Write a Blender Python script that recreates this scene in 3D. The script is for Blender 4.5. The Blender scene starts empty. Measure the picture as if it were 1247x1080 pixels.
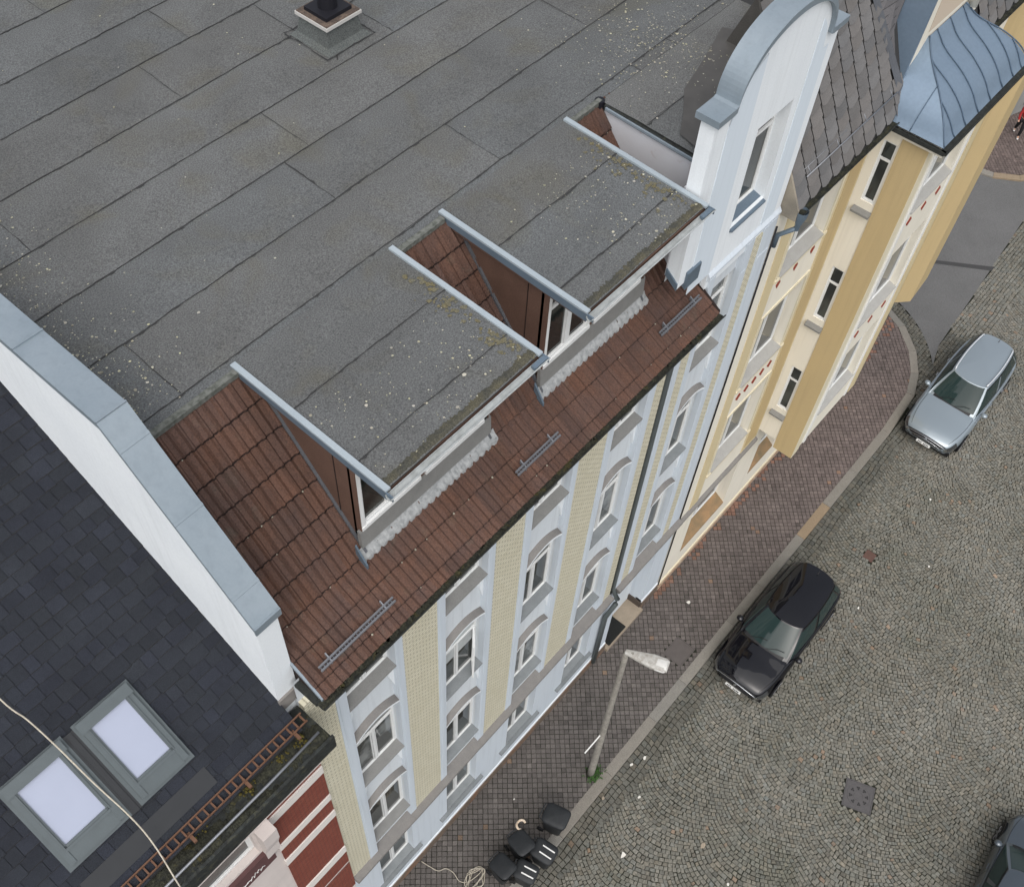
import bpy, math, random
import numpy as np
from mathutils import Vector, Matrix
random.seed(7)
rng = np.random.default_rng(11)
sc = bpy.context.scene
COL = sc.collection

# ------------------------------------------------------------------ camera
cam_d = bpy.data.cameras.new('camera'); cam = bpy.data.objects.new('camera', cam_d); COL.objects.link(cam)
CW = ((0.6474516, -0.60211386, 0.46718876), (-0.76067779, -0.54809005, 0.34780253), (0.04664478, -0.58056542, -0.81287641))
M = Matrix(((CW[0][0], -CW[0][1], -CW[0][2], -3.1), (CW[1][0], -CW[1][1], -CW[1][2], -5.8),
            (CW[2][0], -CW[2][1], -CW[2][2], 30.0), (0, 0, 0, 1)))
cam.matrix_world = M
cam_d.sensor_fit = 'HORIZONTAL'; cam_d.sensor_width = 36.0; cam_d.lens = 36 * 1303.54 / 1247.0
cam_d.clip_start = 0.3; cam_d.clip_end = 800
sc.camera = cam
# ------------------------------------------------------------------ light
SUN_EL, SUN_ROT = math.radians(56), math.radians(232)
w = bpy.data.worlds.new('World'); sc.world = w; w.use_nodes = True
nt = w.node_tree; bg = nt.nodes['Background']
sky = nt.nodes.new('ShaderNodeTexSky'); sky.sky_type = 'NISHITA'; sky.sun_disc = False
sky.sun_elevation = SUN_EL; sky.sun_rotation = SUN_ROT; sky.dust_density = 4.0; sky.air_density = 1.0; sky.ozone_density = 1.0
hs = nt.nodes.new('ShaderNodeHueSaturation'); hs.inputs['Saturation'].default_value = 0.33
nt.links.new(sky.outputs[0], hs.inputs['Color']); nt.links.new(hs.outputs[0], bg.inputs[0]); bg.inputs[1].default_value = 0.15
sd = bpy.data.lights.new('sun', 'SUN'); sd.energy = 0.75; sd.angle = math.radians(85); sd.color = (1.0, 0.97, 0.93)
sun = bpy.data.objects.new('sun', sd); COL.objects.link(sun)
sdir = Vector((math.sin(SUN_ROT) * math.cos(SUN_EL), math.cos(SUN_ROT) * math.cos(SUN_EL), math.sin(SUN_EL)))
sun.rotation_euler = sdir.to_track_quat('Z', 'Y').to_euler()
sc.view_settings.view_transform = 'Standard'; sc.view_settings.look = 'None'; sc.view_settings.gamma = 1.0
sc.view_settings.exposure = 0.52
sc.render.engine = 'CYCLES'

# ------------------------------------------------------------------ materials
MATS = {}
def mat(name, col, rough=0.85, spec=0.3, metal=0.0, coat=0.0, noise=0.0, nscale=4.0, col2=None, fine=0.0, fscale=60.0,
        bump=0.0, bscale=60.0, tint=False, streak=0.0, brick=None, grime=None):
    if name in MATS: return MATS[name]
    m = bpy.data.materials.new(name); m.use_nodes = True; n = m.node_tree.nodes; L = m.node_tree.links
    b = n['Principled BSDF']; b.inputs['Roughness'].default_value = rough; b.inputs['Metallic'].default_value = metal
    b.inputs['Specular IOR Level'].default_value = spec; b.inputs['Coat Weight'].default_value = coat; b.inputs['Coat Roughness'].default_value = 0.03
    tc = n.new('ShaderNodeTexCoord')
    cur = n.new('ShaderNodeRGB'); cur.outputs[0].default_value = (*col, 1); cur = cur.outputs[0]
    def mix(a, bb, fac, mode='MIX'):
        x = n.new('ShaderNodeMix'); x.data_type = 'RGBA'; x.blend_type = mode
        if isinstance(fac, float): x.inputs[0].default_value = fac
        else: L.new(fac, x.inputs[0])
        L.new(a, x.inputs[6])
        if isinstance(bb, tuple): x.inputs[7].default_value = (*bb, 1)
        else: L.new(bb, x.inputs[7])
        return x.outputs[2]
    def nz(scale, detail=4, dist=0.0, vec=None):
        t = n.new('ShaderNodeTexNoise'); t.inputs['Scale'].default_value = scale; t.inputs['Detail'].default_value = detail
        t.inputs['Distortion'].default_value = dist; L.new(vec if vec else tc.outputs['Object'], t.inputs['Vector']); return t.outputs['Fac']
    def ramp(f, a, c, v0=0.0, v1=1.0):
        r = n.new('ShaderNodeMapRange'); r.inputs[1].default_value = a; r.inputs[2].default_value = c
        r.inputs[3].default_value = v0; r.inputs[4].default_value = v1; L.new(f, r.inputs[0]); return r.outputs[0]
    if brick:
        bt = n.new('ShaderNodeTexBrick'); mp = n.new('ShaderNodeMapping'); mp.inputs['Rotation'].default_value = (math.radians(90), 0, 0)
        L.new(tc.outputs['Object'], mp.inputs[0]); L.new(mp.outputs[0], bt.inputs['Vector'])
        bw, bh, mo, mc, c2 = brick
        bt.inputs['Scale'].default_value = 1.0; bt.inputs['Brick Width'].default_value = bw; bt.inputs['Row Height'].default_value = bh
        bt.inputs['Mortar Size'].default_value = mo; bt.inputs['Mortar Smooth'].default_value = 0.3
        bt.inputs['Color1'].default_value = (*col, 1); bt.inputs['Color2'].default_value = (*c2, 1); bt.inputs['Mortar'].default_value = (*mc, 1)
        cur = bt.outputs['Color']; bfac = bt.outputs['Fac']
    if noise:
        c2 = col2 or tuple(c * 0.7 for c in col)
        cur = mix(cur, c2, ramp(nz(nscale, 6, 0.4), 0.35, 0.7, 0.0, noise))
    if grime:
        gc, gs, lo, hi, amt = grime
        cur = mix(cur, gc, ramp(nz(gs, 8, 0.8), lo, hi, 0.0, amt))
    if streak:
        mp = n.new('ShaderNodeMapping'); mp.inputs['Scale'].default_value = (9, 9, 0.45); L.new(tc.outputs['Object'], mp.inputs[0])
        cur = mix(cur, tuple(c * 0.5 for c in col), ramp(nz(1.0, 5, 0.2, mp.outputs[0]), 0.5, 0.85, 0.0, streak))
    if fine:
        f = ramp(nz(fscale, 2), 0.3, 0.7, 1 - fine, 1 + fine)
        x = n.new('ShaderNodeVectorMath'); x.operation = 'SCALE'; L.new(cur, x.inputs[0]); L.new(f, x.inputs['Scale']); cur = x.outputs[0]
    if tint:
        at = n.new('ShaderNodeAttribute'); at.attribute_name = 'tint'; cur = mix(cur, at.outputs['Color'], 1.0, 'MULTIPLY')
    L.new(cur, b.inputs['Base Color'])
    if bump or brick:
        bp = n.new('ShaderNodeBump'); bp.inputs['Strength'].default_value = bump or 0.5; bp.inputs['Distance'].default_value = 0.02
        if brick and not bump:
            bp.invert = True; L.new(bfac, bp.inputs['Height'])
        else: L.new(nz(bscale, 4), bp.inputs['Height'])
        L.new(bp.outputs[0], b.inputs['Normal'])
    MATS[name] = m; return m

m_bit = mat('bitumen_sheet', (0.118, 0.122, 0.122), 0.9, 0.2, noise=0.8, nscale=0.8, col2=(0.090, 0.092, 0.091), fine=0.36, fscale=48, bump=0.5, bscale=90, tint=True,
            grime=((0.105, 0.10, 0.078), 0.9, 0.52, 0.75, 0.6))
m_seam = mat('bitumen_bead', (0.034, 0.034, 0.034), 0.8)
m_tile = mat('brown_roof_tile', (0.102, 0.054, 0.038), 0.75, 0.3, noise=0.7, nscale=2.5, col2=(0.072, 0.045, 0.038), fine=0.3, fscale=45, tint=True, grime=((0.10, 0.092, 0.07), 3.0, 0.6, 0.8, 0.4))
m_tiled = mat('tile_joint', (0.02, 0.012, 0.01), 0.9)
m_cheek = mat('brown_cladding', (0.118, 0.068, 0.050), 0.8, noise=0.5, nscale=3, fine=0.15)
m_zinc = mat('zinc_sheet', (0.255, 0.30, 0.335), 0.5, 0.5, metal=0.25, noise=0.6, nscale=0.9, col2=(0.165, 0.21, 0.245), fine=0.025, fscale=30, streak=0.3)
m_verge = mat('pale_zinc_flashing', (0.36, 0.41, 0.44), 0.5, 0.5, metal=0.2, noise=0.5, nscale=2.5, col2=(0.29, 0.34, 0.37), fine=0.05)
m_zincd = mat('dark_zinc', (0.13, 0.175, 0.22), 0.5, 0.5, metal=0.3, noise=0.4, nscale=3, fine=0.08)
m_zincb = mat('blue_zinc_roof', (0.18, 0.24, 0.31), 0.42, 0.5, metal=0.4, noise=0.6, nscale=1.2, col2=(0.16, 0.22, 0.29), fine=0.05, fscale=15)
m_lead = mat('lead_apron', (0.36, 0.37, 0.37), 0.6, 0.4, noise=0.8, nscale=14, col2=(0.19, 0.20, 0.20), fine=0.1)
m_gut = mat('blackened_gutter', (0.03, 0.034, 0.032), 0.8, noise=0.8, nscale=12, col2=(0.012, 0.012, 0.011), fine=0.3, grime=((0.06, 0.06, 0.04), 9, 0.55, 0.7, 0.7))
m_silt = mat('gutter_silt', (0.016, 0.017, 0.014), 0.9, noise=0.8, nscale=9, col2=(0.045, 0.045, 0.028), fine=0.5, fscale=40, bump=0.8, bscale=25, grime=((0.06, 0.05, 0.012), 3.5, 0.6, 0.72, 0.8))
m_moss = mat('moss', (0.09, 0.075, 0.015), 0.95, noise=0.7, nscale=20, col2=(0.04, 0.03, 0.01), fine=0.4)
m_white = mat('white_render', (0.74, 0.775, 0.795), 0.85, 0.2, noise=0.45, nscale=0.7, col2=(0.64, 0.68, 0.71), fine=0.03, fscale=30, streak=0.22, bump=0.08, bscale=120)
m_wpanel = mat('pale_blue_render', (0.59, 0.625, 0.65), 0.85, 0.2, noise=0.3, nscale=1.2, col2=(0.52, 0.575, 0.62), fine=0.03, fscale=30, streak=0.34)
m_blue = mat('light_blue_paint', (0.54, 0.59, 0.635), 0.8, 0.25, noise=0.3, nscale=1.5, col2=(0.50, 0.56, 0.63), fine=0.03, streak=0.3)
m_ybrick = mat('cream_glazed_brick', (0.62, 0.58, 0.44), 0.6, 0.3, brick=(0.16, 0.08, 0.015, (0.41, 0.385, 0.29), (0.70, 0.665, 0.53)), streak=.15)
m_cream = mat('cream_paint', (0.66, 0.60, 0.45), 0.85, 0.2, noise=0.3, nscale=1.2, col2=(0.58, 0.52, 0.37), fine=0.03, streak=0.28)
m_cream2 = mat('pale_cream_paint', (0.74, 0.70, 0.60), 0.85, 0.2, noise=0.3, nscale=1.0, col2=(0.66, 0.62, 0.52), fine=0.03, streak=0.26)
m_gold = mat('ochre_paint', (0.48, 0.37, 0.20), 0.85, 0.2, noise=0.3, nscale=0.9, col2=(0.42, 0.33, 0.19), fine=0.04, streak=0.22)
m_gold2 = mat('light_ochre_paint', (0.58, 0.49, 0.31), 0.85, 0.2, noise=0.3, nscale=1.5, fine=0.03, col2=(0.52, 0.42, 0.23))
m_red = mat('red_brick', (0.225, 0.058, 0.04), 0.8, 0.2, brick=(0.16, 0.06, 0.01, (0.12, 0.055, 0.045), (0.28, 0.085, 0.055)), noise=0.3, nscale=6, col2=(0.15, 0.04, 0.03))
m_pink = mat('pinkish_render', (0.62, 0.56, 0.53), 0.85, noise=0.3, nscale=2, fine=0.03, streak=0.1)
m_dred = mat('dark_red_panel', (0.11, 0.055, 0.055), 0.8, noise=0.4, nscale=5)
m_diam = mat('red_tile_ornament', (0.26, 0.045, 0.025), 0.7)
m_wood = mat('white_window_frame', (0.72, 0.73, 0.72), 0.45, 0.5, noise=0.2, nscale=8)
m_sill = mat('grey_sheet_sill', (0.215, 0.215, 0.205), 0.6, 0.4, noise=0.5, nscale=5, col2=(0.16, 0.16, 0.155), fine=0.1)
m_silld = mat('blue_grey_sill', (0.20, 0.215, 0.22), 0.55, 0.4, noise=0.6, nscale=5, col2=(0.14, 0.155, 0.16), fine=0.1)
m_sillc = mat('pale_sill', (0.36, 0.355, 0.335), 0.7, noise=0.3, nscale=5, fine=0.08)
m_hood = mat('grey_brown_ledge', (0.20, 0.19, 0.178), 0.85, noise=0.5, nscale=6, col2=(0.15, 0.145, 0.14), fine=0.12)
m_plinth = mat('stone_plinth', (0.16, 0.12, 0.09), 0.9, noise=0.8, nscale=5, col2=(0.09, 0.075, 0.065), fine=0.2, grime=((0.26, 0.12, 0.06), 2.0, 0.5, 0.7, 0.5))
m_plinth2 = mat('orange_sandstone', (0.30, 0.19, 0.10), 0.9, noise=0.8, nscale=2.5, col2=(0.16, 0.13, 0.08), fine=0.15)
m_step = mat('sandstone_step', (0.30, 0.25, 0.19), 0.85, noise=0.4, nscale=4, fine=0.1)
m_dark = mat('dark_opening', (0.025, 0.024, 0.024), 0.7)
m_mat = mat('black_rubber_mat', (0.014, 0.015, 0.014), 0.9, bump=0.8, bscale=80)
m_slate = mat('charcoal_shingle', (0.0225, 0.0255, 0.0325), 0.85, 0.2, noise=0.6, nscale=1.2, col2=(0.0135, 0.015, 0.0195), fine=0.35, fscale=80, tint=True, bump=0.3, bscale=90)
m_slateb = mat('grey_brown_slate', (0.135, 0.130, 0.127), 0.75, 0.3, noise=0.5, nscale=2, fine=0.15, tint=True)
m_valley = mat('valley_sheet', (0.09, 0.095, 0.105), 0.6, 0.4, noise=0.5, nscale=3, fine=0.1)
m_rust = mat('rusty_copper_brown', (0.15, 0.08, 0.05), 0.7, metal=0.2, noise=0.6, nscale=10, col2=(0.12, 0.06, 0.035))
m_galv = mat('galvanised_steel', (0.24, 0.25, 0.27), 0.45, 0.5, metal=0.5, noise=0.4, nscale=8)
m_steel = mat('dark_steel_grating', (0.10, 0.10, 0.115), 0.5, metal=0.3, noise=0.4, nscale=8)
m_cov = mat('grey_skylight_cladding', (0.075, 0.092, 0.098), 0.5, 0.5, metal=0.2, noise=0.4, nscale=5, fine=0.05)
m_flue = mat('black_flue', (0.01, 0.01, 0.014), 0.6)
m_kerb = mat('granite_kerb', (0.205, 0.192, 0.168), 0.85, noise=0.5, nscale=4, col2=(0.17, 0.16, 0.14), fine=0.2, fscale=50, tint=True, bump=0.3, bscale=40)
m_cob = mat('granite_cobble', (0.174, 0.167, 0.143), 0.75, 0.3, noise=0.9, nscale=0.3, col2=(0.125, 0.121, 0.10), fine=0.22, fscale=22, tint=True, bump=0.5, bscale=30, grime=((0.085, 0.092, 0.065), 0.5, 0.55, 0.75, 0.35))
m_joint = mat('paving_joint', (0.019, 0.019, 0.014), 0.95, noise=0.6, nscale=1.0, col2=(0.02, 0.025, 0.012))
m_pav = mat('brown_clinker_paver', (0.116, 0.104, 0.096), 0.85, 0.25, noise=0.6, nscale=0.8, col2=(0.084, 0.077, 0.072), fine=0.2, fscale=40, tint=True, bump=0.3, bscale=50)
m_asph = mat('asphalt', (0.128, 0.127, 0.126), 0.9, noise=0.7, nscale=0.8, col2=(0.104, 0.104, 0.102), fine=0.25, fscale=50, bump=0.3, bscale=90)
m_asphd = mat('asphalt_repair', (0.05, 0.05, 0.05), 0.85, fine=0.2)
m_earth = mat('ground_earth', (0.09, 0.087, 0.08), 0.95, noise=0.5, nscale=0.3)
m_cast = mat('cast_iron', (0.10, 0.095, 0.095), 0.6, metal=0.3, noise=0.4, nscale=8, fine=0.15)
m_conc = mat('aged_concrete', (0.27, 0.255, 0.225), 0.9, noise=0.8, nscale=4, col2=(0.17, 0.16, 0.14), fine=0.2, fscale=30, streak=0.3)
m_lampw = mat('lamp_housing', (0.46, 0.455, 0.43), 0.7, noise=0.9, nscale=9, col2=(0.26, 0.24, 0.21), fine=0.15)
m_bin = mat('black_bin_plastic', (0.014, 0.016, 0.018), 0.6, 0.4, noise=0.4, nscale=8, col2=(0.03, 0.032, 0.034))
m_wht = mat('white_paint', (0.7, 0.7, 0.68), 0.6)
m_cable = mat('cream_cable', (0.50, 0.46, 0.38), 0.7, noise=0.6, nscale=15, col2=(0.28, 0.24, 0.18))
m_leaf = mat('weed_leaf', (0.045, 0.10, 0.025), 0.8, noise=0.5, nscale=15)
m_lich = mat('pale_lichen', (0.42, 0.41, 0.35), 0.95, tint=True)
m_paper = mat('litter', (0.62, 0.60, 0.55), 0.8)
m_lostain = mat('yellow_lichen', (0.125, 0.108, 0.058), 0.95, fine=0.4, noise=0.8, nscale=9, col2=(0.12, 0.12, 0.10))
m_green = mat('green_frame_paint', (0.07, 0.28, 0.2), 0.5)
m_gryr = mat('grey_render', (0.27, 0.27, 0.26), 0.85, noise=0.4, nscale=2, streak=0.2)
m_curtain = mat('net_curtain', (0.45, 0.47, 0.47), 0.9, noise=0.6, nscale=7)

def glass_mat(name, col, rough=0.04, vary=0.0, c2=(0.16, 0.17, 0.16), sc_=1.1):
    m = mat(name, col, rough, 0.4, coat=0.0)
    if vary:
        n = m.node_tree.nodes; L = m.node_tree.links; b = n['Principled BSDF']
        tc = n.new('ShaderNodeTexCoord'); t = n.new('ShaderNodeTexNoise'); t.inputs['Scale'].default_value = sc_; t.inputs['Detail'].default_value = 3
        L.new(tc.outputs['Object'], t.inputs['Vector'])
        cr = n.new('ShaderNodeValToRGB'); cr.color_ramp.elements[0].position = 0.42; cr.color_ramp.elements[0].color = (*col, 1)
        cr.color_ramp.elements[1].position = 0.62; cr.color_ramp.elements[1].color = (*c2, 1)
        L.new(t.outputs['Fac'], cr.inputs[0]); L.new(cr.outputs[0], b.inputs['Base Color'])
    return m
m_glass = glass_mat('window_glass', (0.014, 0.016, 0.015), 0.05, 0.3, (0.045, 0.05, 0.045))
m_glass2 = glass_mat('window_glass_with_net_curtain', (0.035, 0.038, 0.037), 0.05, 0.3, (0.20, 0.21, 0.205), 2.2)
m_skyglass = mat('skylight_blind_glass', (0.30, 0.33, 0.42), 0.35, 0.5, noise=0.25, nscale=3, col2=(0.27, 0.30, 0.385))
m_cglass = mat('car_glass', (0.018, 0.032, 0.031), 0.03, 0.28)
m_carb = mat('black_car_paint', (0.003, 0.003, 0.005), 0.25, 0.05, coat=0.9)
m_cars = mat('silver_blue_car_paint', (0.235, 0.28, 0.312), 0.33, 0.6, metal=0.35, coat=1.0)
m_cart = mat('dark_grey_car_paint', (0.055, 0.07, 0.085), 0.3, 0.6, metal=0.5, coat=1.0)
m_rub = mat('tyre_rubber', (0.012, 0.012, 0.013), 0.85)
m_rim = mat('alloy_rim', (0.35, 0.35, 0.36), 0.35, metal=0.8)
m_trim = mat('black_plastic_trim', (0.012, 0.012, 0.013), 0.5)
m_chrome = mat('chrome_trim', (0.6, 0.62, 0.64), 0.15, metal=1.0)
m_hl = mat('headlamp_glass', (0.05, 0.055, 0.06), 0.08, 0.8, metal=0.4, coat=1.0)
m_tail = mat('tail_lamp_red', (0.16, 0.01, 0.01), 0.15, 0.6, coat=1.0)
m_skin = mat('skin', (0.45, 0.27, 0.19), 0.6)
m_jeans = mat('black_trousers', (0.012, 0.012, 0.014), 0.9)
m_redtop = mat('red_jacket', (0.28, 0.02, 0.02), 0.85)
m_hair = mat('dark_hair', (0.02, 0.013, 0.01), 0.7)

# ------------------------------------------------------------------ helpers
class MB:
    def __init__(s): s.v = []; s.f = []; s.m = []; s.c = []; s.p = [0]
    def poly(s, pts, mi=0, c=None):
        b = len(s.v); s.v += [tuple(p) for p in pts]; s.f.append(tuple(range(b, b + len(pts)))); s.m.append(mi); s.c.append(c or (1, 1, 1))
    def box(s, x0, x1, y0, y1, z0, z1, mi=0, c=None, skip=''):
        s.p.append(len(s.f))
        P = [(x0, y0, z0), (x1, y0, z0), (x1, y1, z0), (x0, y1, z0), (x0, y0, z1), (x1, y0, z1), (x1, y1, z1), (x0, y1, z1)]
        F = dict(b=(0, 3, 2, 1), t=(4, 5, 6, 7), s=(0, 1, 5, 4), n=(2, 3, 7, 6), e=(1, 2, 6, 5), w=(3, 0, 4, 7))
        for k, f in F.items():
            if k not in skip: s.poly([P[i] for i in f], mi, c)
    def obox(s, O, U, V, W, mi=0, c=None):   # oriented box from a corner and three edge vectors
        s.p.append(len(s.f))
        O, U, V, W = map(Vector, (O, U, V, W)); P = [O, O + U, O + U + V, O + V, O + W, O + U + W, O + U + V + W, O + V + W]
        for f in ((0, 3, 2, 1), (4, 5, 6, 7), (0, 1, 5, 4), (2, 3, 7, 6), (1, 2, 6, 5), (3, 0, 4, 7)): s.poly([P[i] for i in f], mi, c)
    def prism(s, pts, d, mi=0, c=None):      # polygon swept by vector d
        s.p.append(len(s.f))
        d = Vector(d); A = [Vector(p) for p in pts]; B = [p + d for p in A]; n = len(A)
        s.poly(A[::-1], mi, c); s.poly(B, mi, c)
        for i in range(n): s.poly([A[i], A[(i + 1) % n], B[(i + 1) % n], B[i]], mi, c)
    def tube(s, pts, r, n=8, mi=0, c=None, cap=True, r2=None):
        s.p.append(len(s.f))
        pts = [Vector(p) for p in pts]; rings = []; up = Vector((0.13, 0.21, 0.97))
        for i, p in enumerate(pts):
            t = (pts[min(i + 1, len(pts) - 1)] - pts[max(i - 1, 0)]).normalized()
            a = t.cross(up)
            if a.length < 0.05: a = t.cross(Vector((1, 0, 0)))
            a.normalize(); b = t.cross(a); rr = r if r2 is None else r + (r2 - r) * i / (len(pts) - 1)
            k0 = len(s.v)
            for k in range(n):
                q = 2 * math.pi * k / n; s.v.append(tuple(p + a * math.cos(q) * rr + b * math.sin(q) * rr))
            rings.append(k0)
        for A, B in zip(rings[:-1], rings[1:]):
            for k in range(n):
                s.f.append((A + k, A + (k + 1) % n, B + (k + 1) % n, B + k)); s.m.append(mi); s.c.append(c or (1, 1, 1))
        if cap:
            for A, rev in ((rings[0], True), (rings[-1], False)):
                f = tuple(A + k for k in range(n)); s.f.append(f[::-1] if rev else f); s.m.append(mi); s.c.append(c or (1, 1, 1))
    def grid(s, P, mi=0, closed_u=False, closed_v=False, c=None):
        s.p.append(len(s.f))
        nu, nv = len(P), len(P[0]); b = len(s.v)
        for r_ in P: s.v += [tuple(p) for p in r_]
        for i in range(nu if closed_u else nu - 1):
            for j in range(nv if closed_v else nv - 1):
                i2, j2 = (i + 1) % nu, (j + 1) % nv
                s.f.append((b + i * nv + j, b + i2 * nv + j, b + i2 * nv + j2, b + i * nv + j2)); s.m.append(mi); s.c.append(c or (1, 1, 1))
    def each(s, name, mats, parent=None, gap=0.04, **kw):
        """one object per separate piece"""
        cu = sorted(set(s.p + [len(s.f)])); seg = [(a, b) for a, b in zip(cu[:-1], cu[1:]) if b > a]; bb = []
        V = np.array(s.v)
        for a, b in seg:
            ids = sorted({i for f in s.f[a:b] for i in f}); q = V[ids]; bb.append((q.min(0) - gap / 2, q.max(0) + gap / 2))
        n = len(seg); g = list(range(n))
        def rt(i):
            while g[i] != i: i = g[i]
            return i
        for i in range(n):
            for j in range(i):
                if np.all(bb[i][0] <= bb[j][1]) and np.all(bb[j][0] <= bb[i][1]): g[rt(i)] = rt(j)
        out = []
        for r_ in sorted({rt(i) for i in range(n)}):
            m = MB(); mp = {}
            for i in range(n):
                if rt(i) != r_: continue
                for k in range(*seg[i]):
                    f = []
                    for v in s.f[k]:
                        if v not in mp: mp[v] = len(m.v); m.v.append(s.v[v])
                        f.append(mp[v])
                    m.f.append(tuple(f)); m.m.append(s.m[k]); m.c.append(s.c[k])
            out.append(m.build(name, mats, parent, **kw))
        return out[0]
    def build(s, name, mats, parent=None, smooth=False, col=False, local=False):
        me = bpy.data.meshes.new(name); me.from_pydata([tuple(v) for v in s.v], [], s.f)
        if not isinstance(mats, (list, tuple)): mats = [mats]
        for m_ in mats: me.materials.append(m_)
        me.polygons.foreach_set('material_index', s.m)
        if smooth: me.polygons.foreach_set('use_smooth', [True] * len(s.f))
        if col:
            at = me.color_attributes.new('tint', 'FLOAT_COLOR', 'CORNER'); arr = []
            for f, c in zip(s.f, s.c): arr += [c[0], c[1], c[2], 1.0] * len(f)
            at.data.foreach_set('color', arr)
        me.update()
        o = bpy.data.objects.new(name, me); COL.objects.link(o)
        if parent:
            o.parent = parent
            if not local: o.matrix_parent_inverse = WM(parent).inverted()
        return o
def WM(o):
    return o.matrix_basis.copy() if not o.parent else WM(o.parent) @ o.matrix_parent_inverse @ o.matrix_basis
def tag(o, label=None, cat=None, group=None, kind=None):
    if label: o['label'] = label
    if cat: o['category'] = cat
    if group: o['group'] = group
    if kind: o['kind'] = kind
    return o
def empty(name, loc, label, cat, group=None, rz=0.0):
    o = bpy.data.objects.new(name, None); COL.objects.link(o); o.location = loc; o.rotation_euler = (0, 0, rz); o.empty_display_size = 0.5
    return tag(o, label, cat, group)
def tint(a=0.12, warm=0.0):
    k = 1 + random.uniform(-a, a); wv = random.uniform(-warm, warm); return (k * (1 + wv), k, k * (1 - wv))

def wall(mb, O, U, N, u0, u1, v0, v1, holes, mi=0, rmi=None):
    """wall plane through O (u along U, v up, N outward) with recessed openings (u0,u1,v0,v1,depth)"""
    O, U, N = Vector(O), Vector(U), Vector(N); rmi = mi if rmi is None else rmi
    P = lambda u, v, d=0: O + U * u + Vector((0, 0, v)) - N * d
    us = sorted({u0, u1, *[h[0] for h in holes], *[h[1] for h in holes]}); vs = sorted({v0, v1, *[h[2] for h in holes], *[h[3] for h in holes]})
    us = [u for u in us if u0 <= u <= u1]; vs = [v for v in vs if v0 <= v <= v1]
    for a, b in zip(us[:-1], us[1:]):
        for c, d in zip(vs[:-1], vs[1:]):
            mu, mv = (a + b) / 2, (c + d) / 2
            if any(h[0] < mu < h[1] and h[2] < mv < h[3] for h in holes): continue
            mb.poly([P(a, c), P(b, c), P(b, d), P(a, d)], mi)
    for h in holes:
        a, b, c, d, e = h
        mb.poly([P(a, c), P(a, d), P(a, d, e), P(a, c, e)], rmi); mb.poly([P(b, c), P(b, c, e), P(b, d, e), P(b, d)], rmi)
        mb.poly([P(a, c), P(a, c, e), P(b, c, e), P(b, c)], rmi); mb.poly([P(a, d), P(b, d), P(b, d, e), P(a, d, e)], rmi)

def window(par, O, U, N, u0, u1, v0, v1, depth, casements=2, transom=0.0, fw=0.05, sill=None, sill_m=None, sill_out=0.03, sill_in=None, open_leaf=False, glass=None, lab=None, blind=0.0):
    """window in an opening: frame (part) > pane, sill"""
    O, U, N = Vector(O), Vector(U), Vector(N); Z = Vector((0, 0, 1))
    P = lambda u, v, d=0: O + U * u + Z * v - N * d
    fb = MB(); d0 = depth - 0.07
    def bar(a, b, c, d, dd=0.0): fb.obox(P(a, c, depth - 0.005), U * (b - a), Z * (d - c), N * (0.065 - dd))
    bar(u0, u0 + fw, v0, v1); bar(u1 - fw, u1, v0, v1); bar(u0 + fw, u1 - fw, v0, v0 + fw); bar(u0 + fw, u1 - fw, v1 - fw, v1)
    vt = v1 - fw
    if transom: vt = v0 + (v1 - v0) * transom; bar(u0 + fw, u1 - fw, vt, vt + fw)
    for k in range(1, casements):
        uc = u0 + (u1 - u0) * k / casements; bar(uc - fw * 0.6, uc + fw * 0.6, v0 + fw, vt if transom else v1 - fw, 0.003)
    for k in range(casements):      # sash inner frames
        a = u0 + (u1 - u0) * k / casements + fw * 0.9; b = u0 + (u1 - u0) * (k + 1) / casements - fw * 0.9; s = 0.022
        if open_leaf and k == casements - 1: continue
        for (x0, x1, z0, z1) in ((a, a + s, v0 + fw, vt), (b - s, b, v0 + fw, vt), (a + s, b - s, v0 + fw, v0 + fw + s), (a + s, b - s, vt - s, vt)):
            fb.obox(P(x0, z0, depth - 0.005), U * (x1 - x0), Z * (z1 - z0), N * 0.05)
    fr = fb.build('window', m_wood, par)
    if lab: fr['label'] = lab
    pb = MB(); pb.obox(P(u0 + fw * .5, v0 + fw * .5, depth - 0.012), U * (u1 - u0 - fw), Z * (v1 - v0 - fw), N * 0.02); pb.build('pane', glass or m_glass, fr)
    if blind:
        bb = MB(); bb.obox(P(u0 + fw, v1 - fw - (v1 - v0) * blind, depth - 0.036), U * (u1 - u0 - 2 * fw), Z * (v1 - v0) * blind, N * 0.004); bb.build('blind', m_curtain, fr)
    if open_leaf:
        lb = MB(); a = u0 + (u1 - u0) * (casements - 1) / casements + fw; L_ = u1 - fw - a; hp = P(u1 - fw, v0 + fw, depth - 0.07)
        D = (-U * math.cos(0.9) - N * math.sin(0.9)); D = (-U * math.cos(0.75) + N * math.sin(0.75)); T = D.cross(Z) * 0.04; hh = vt - v0 - fw
        for (x0, x1, z0, z1) in ((0, .06, 0, hh), (L_ - .06, L_, 0, hh), (.06, L_ - .06, 0, .06), (.06, L_ - .06, hh - .06, hh)):
            lb.obox(hp + D * x0 + Z * z0, D * (x1 - x0), Z * (z1 - z0), T)
        lo = lb.build('casement', m_wood, fr)
    if sill is not None:
        sb = MB(); so = sill_out; a, b = u0 - 0.0, u1 + 0.0; zi, zo = v0 + 0.035, v0 - .005 - max(0, sill - .05)
        q = [P(a, zi, depth - 0.05), P(a, zo, -so), P(a, zo - 0.035, -so), P(a, zi - 0.3, depth - 0.05)]
        sb.prism(q, U * (b - a)); sb.build('sill', sill_m or m_sill, fr)
    return fr

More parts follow.
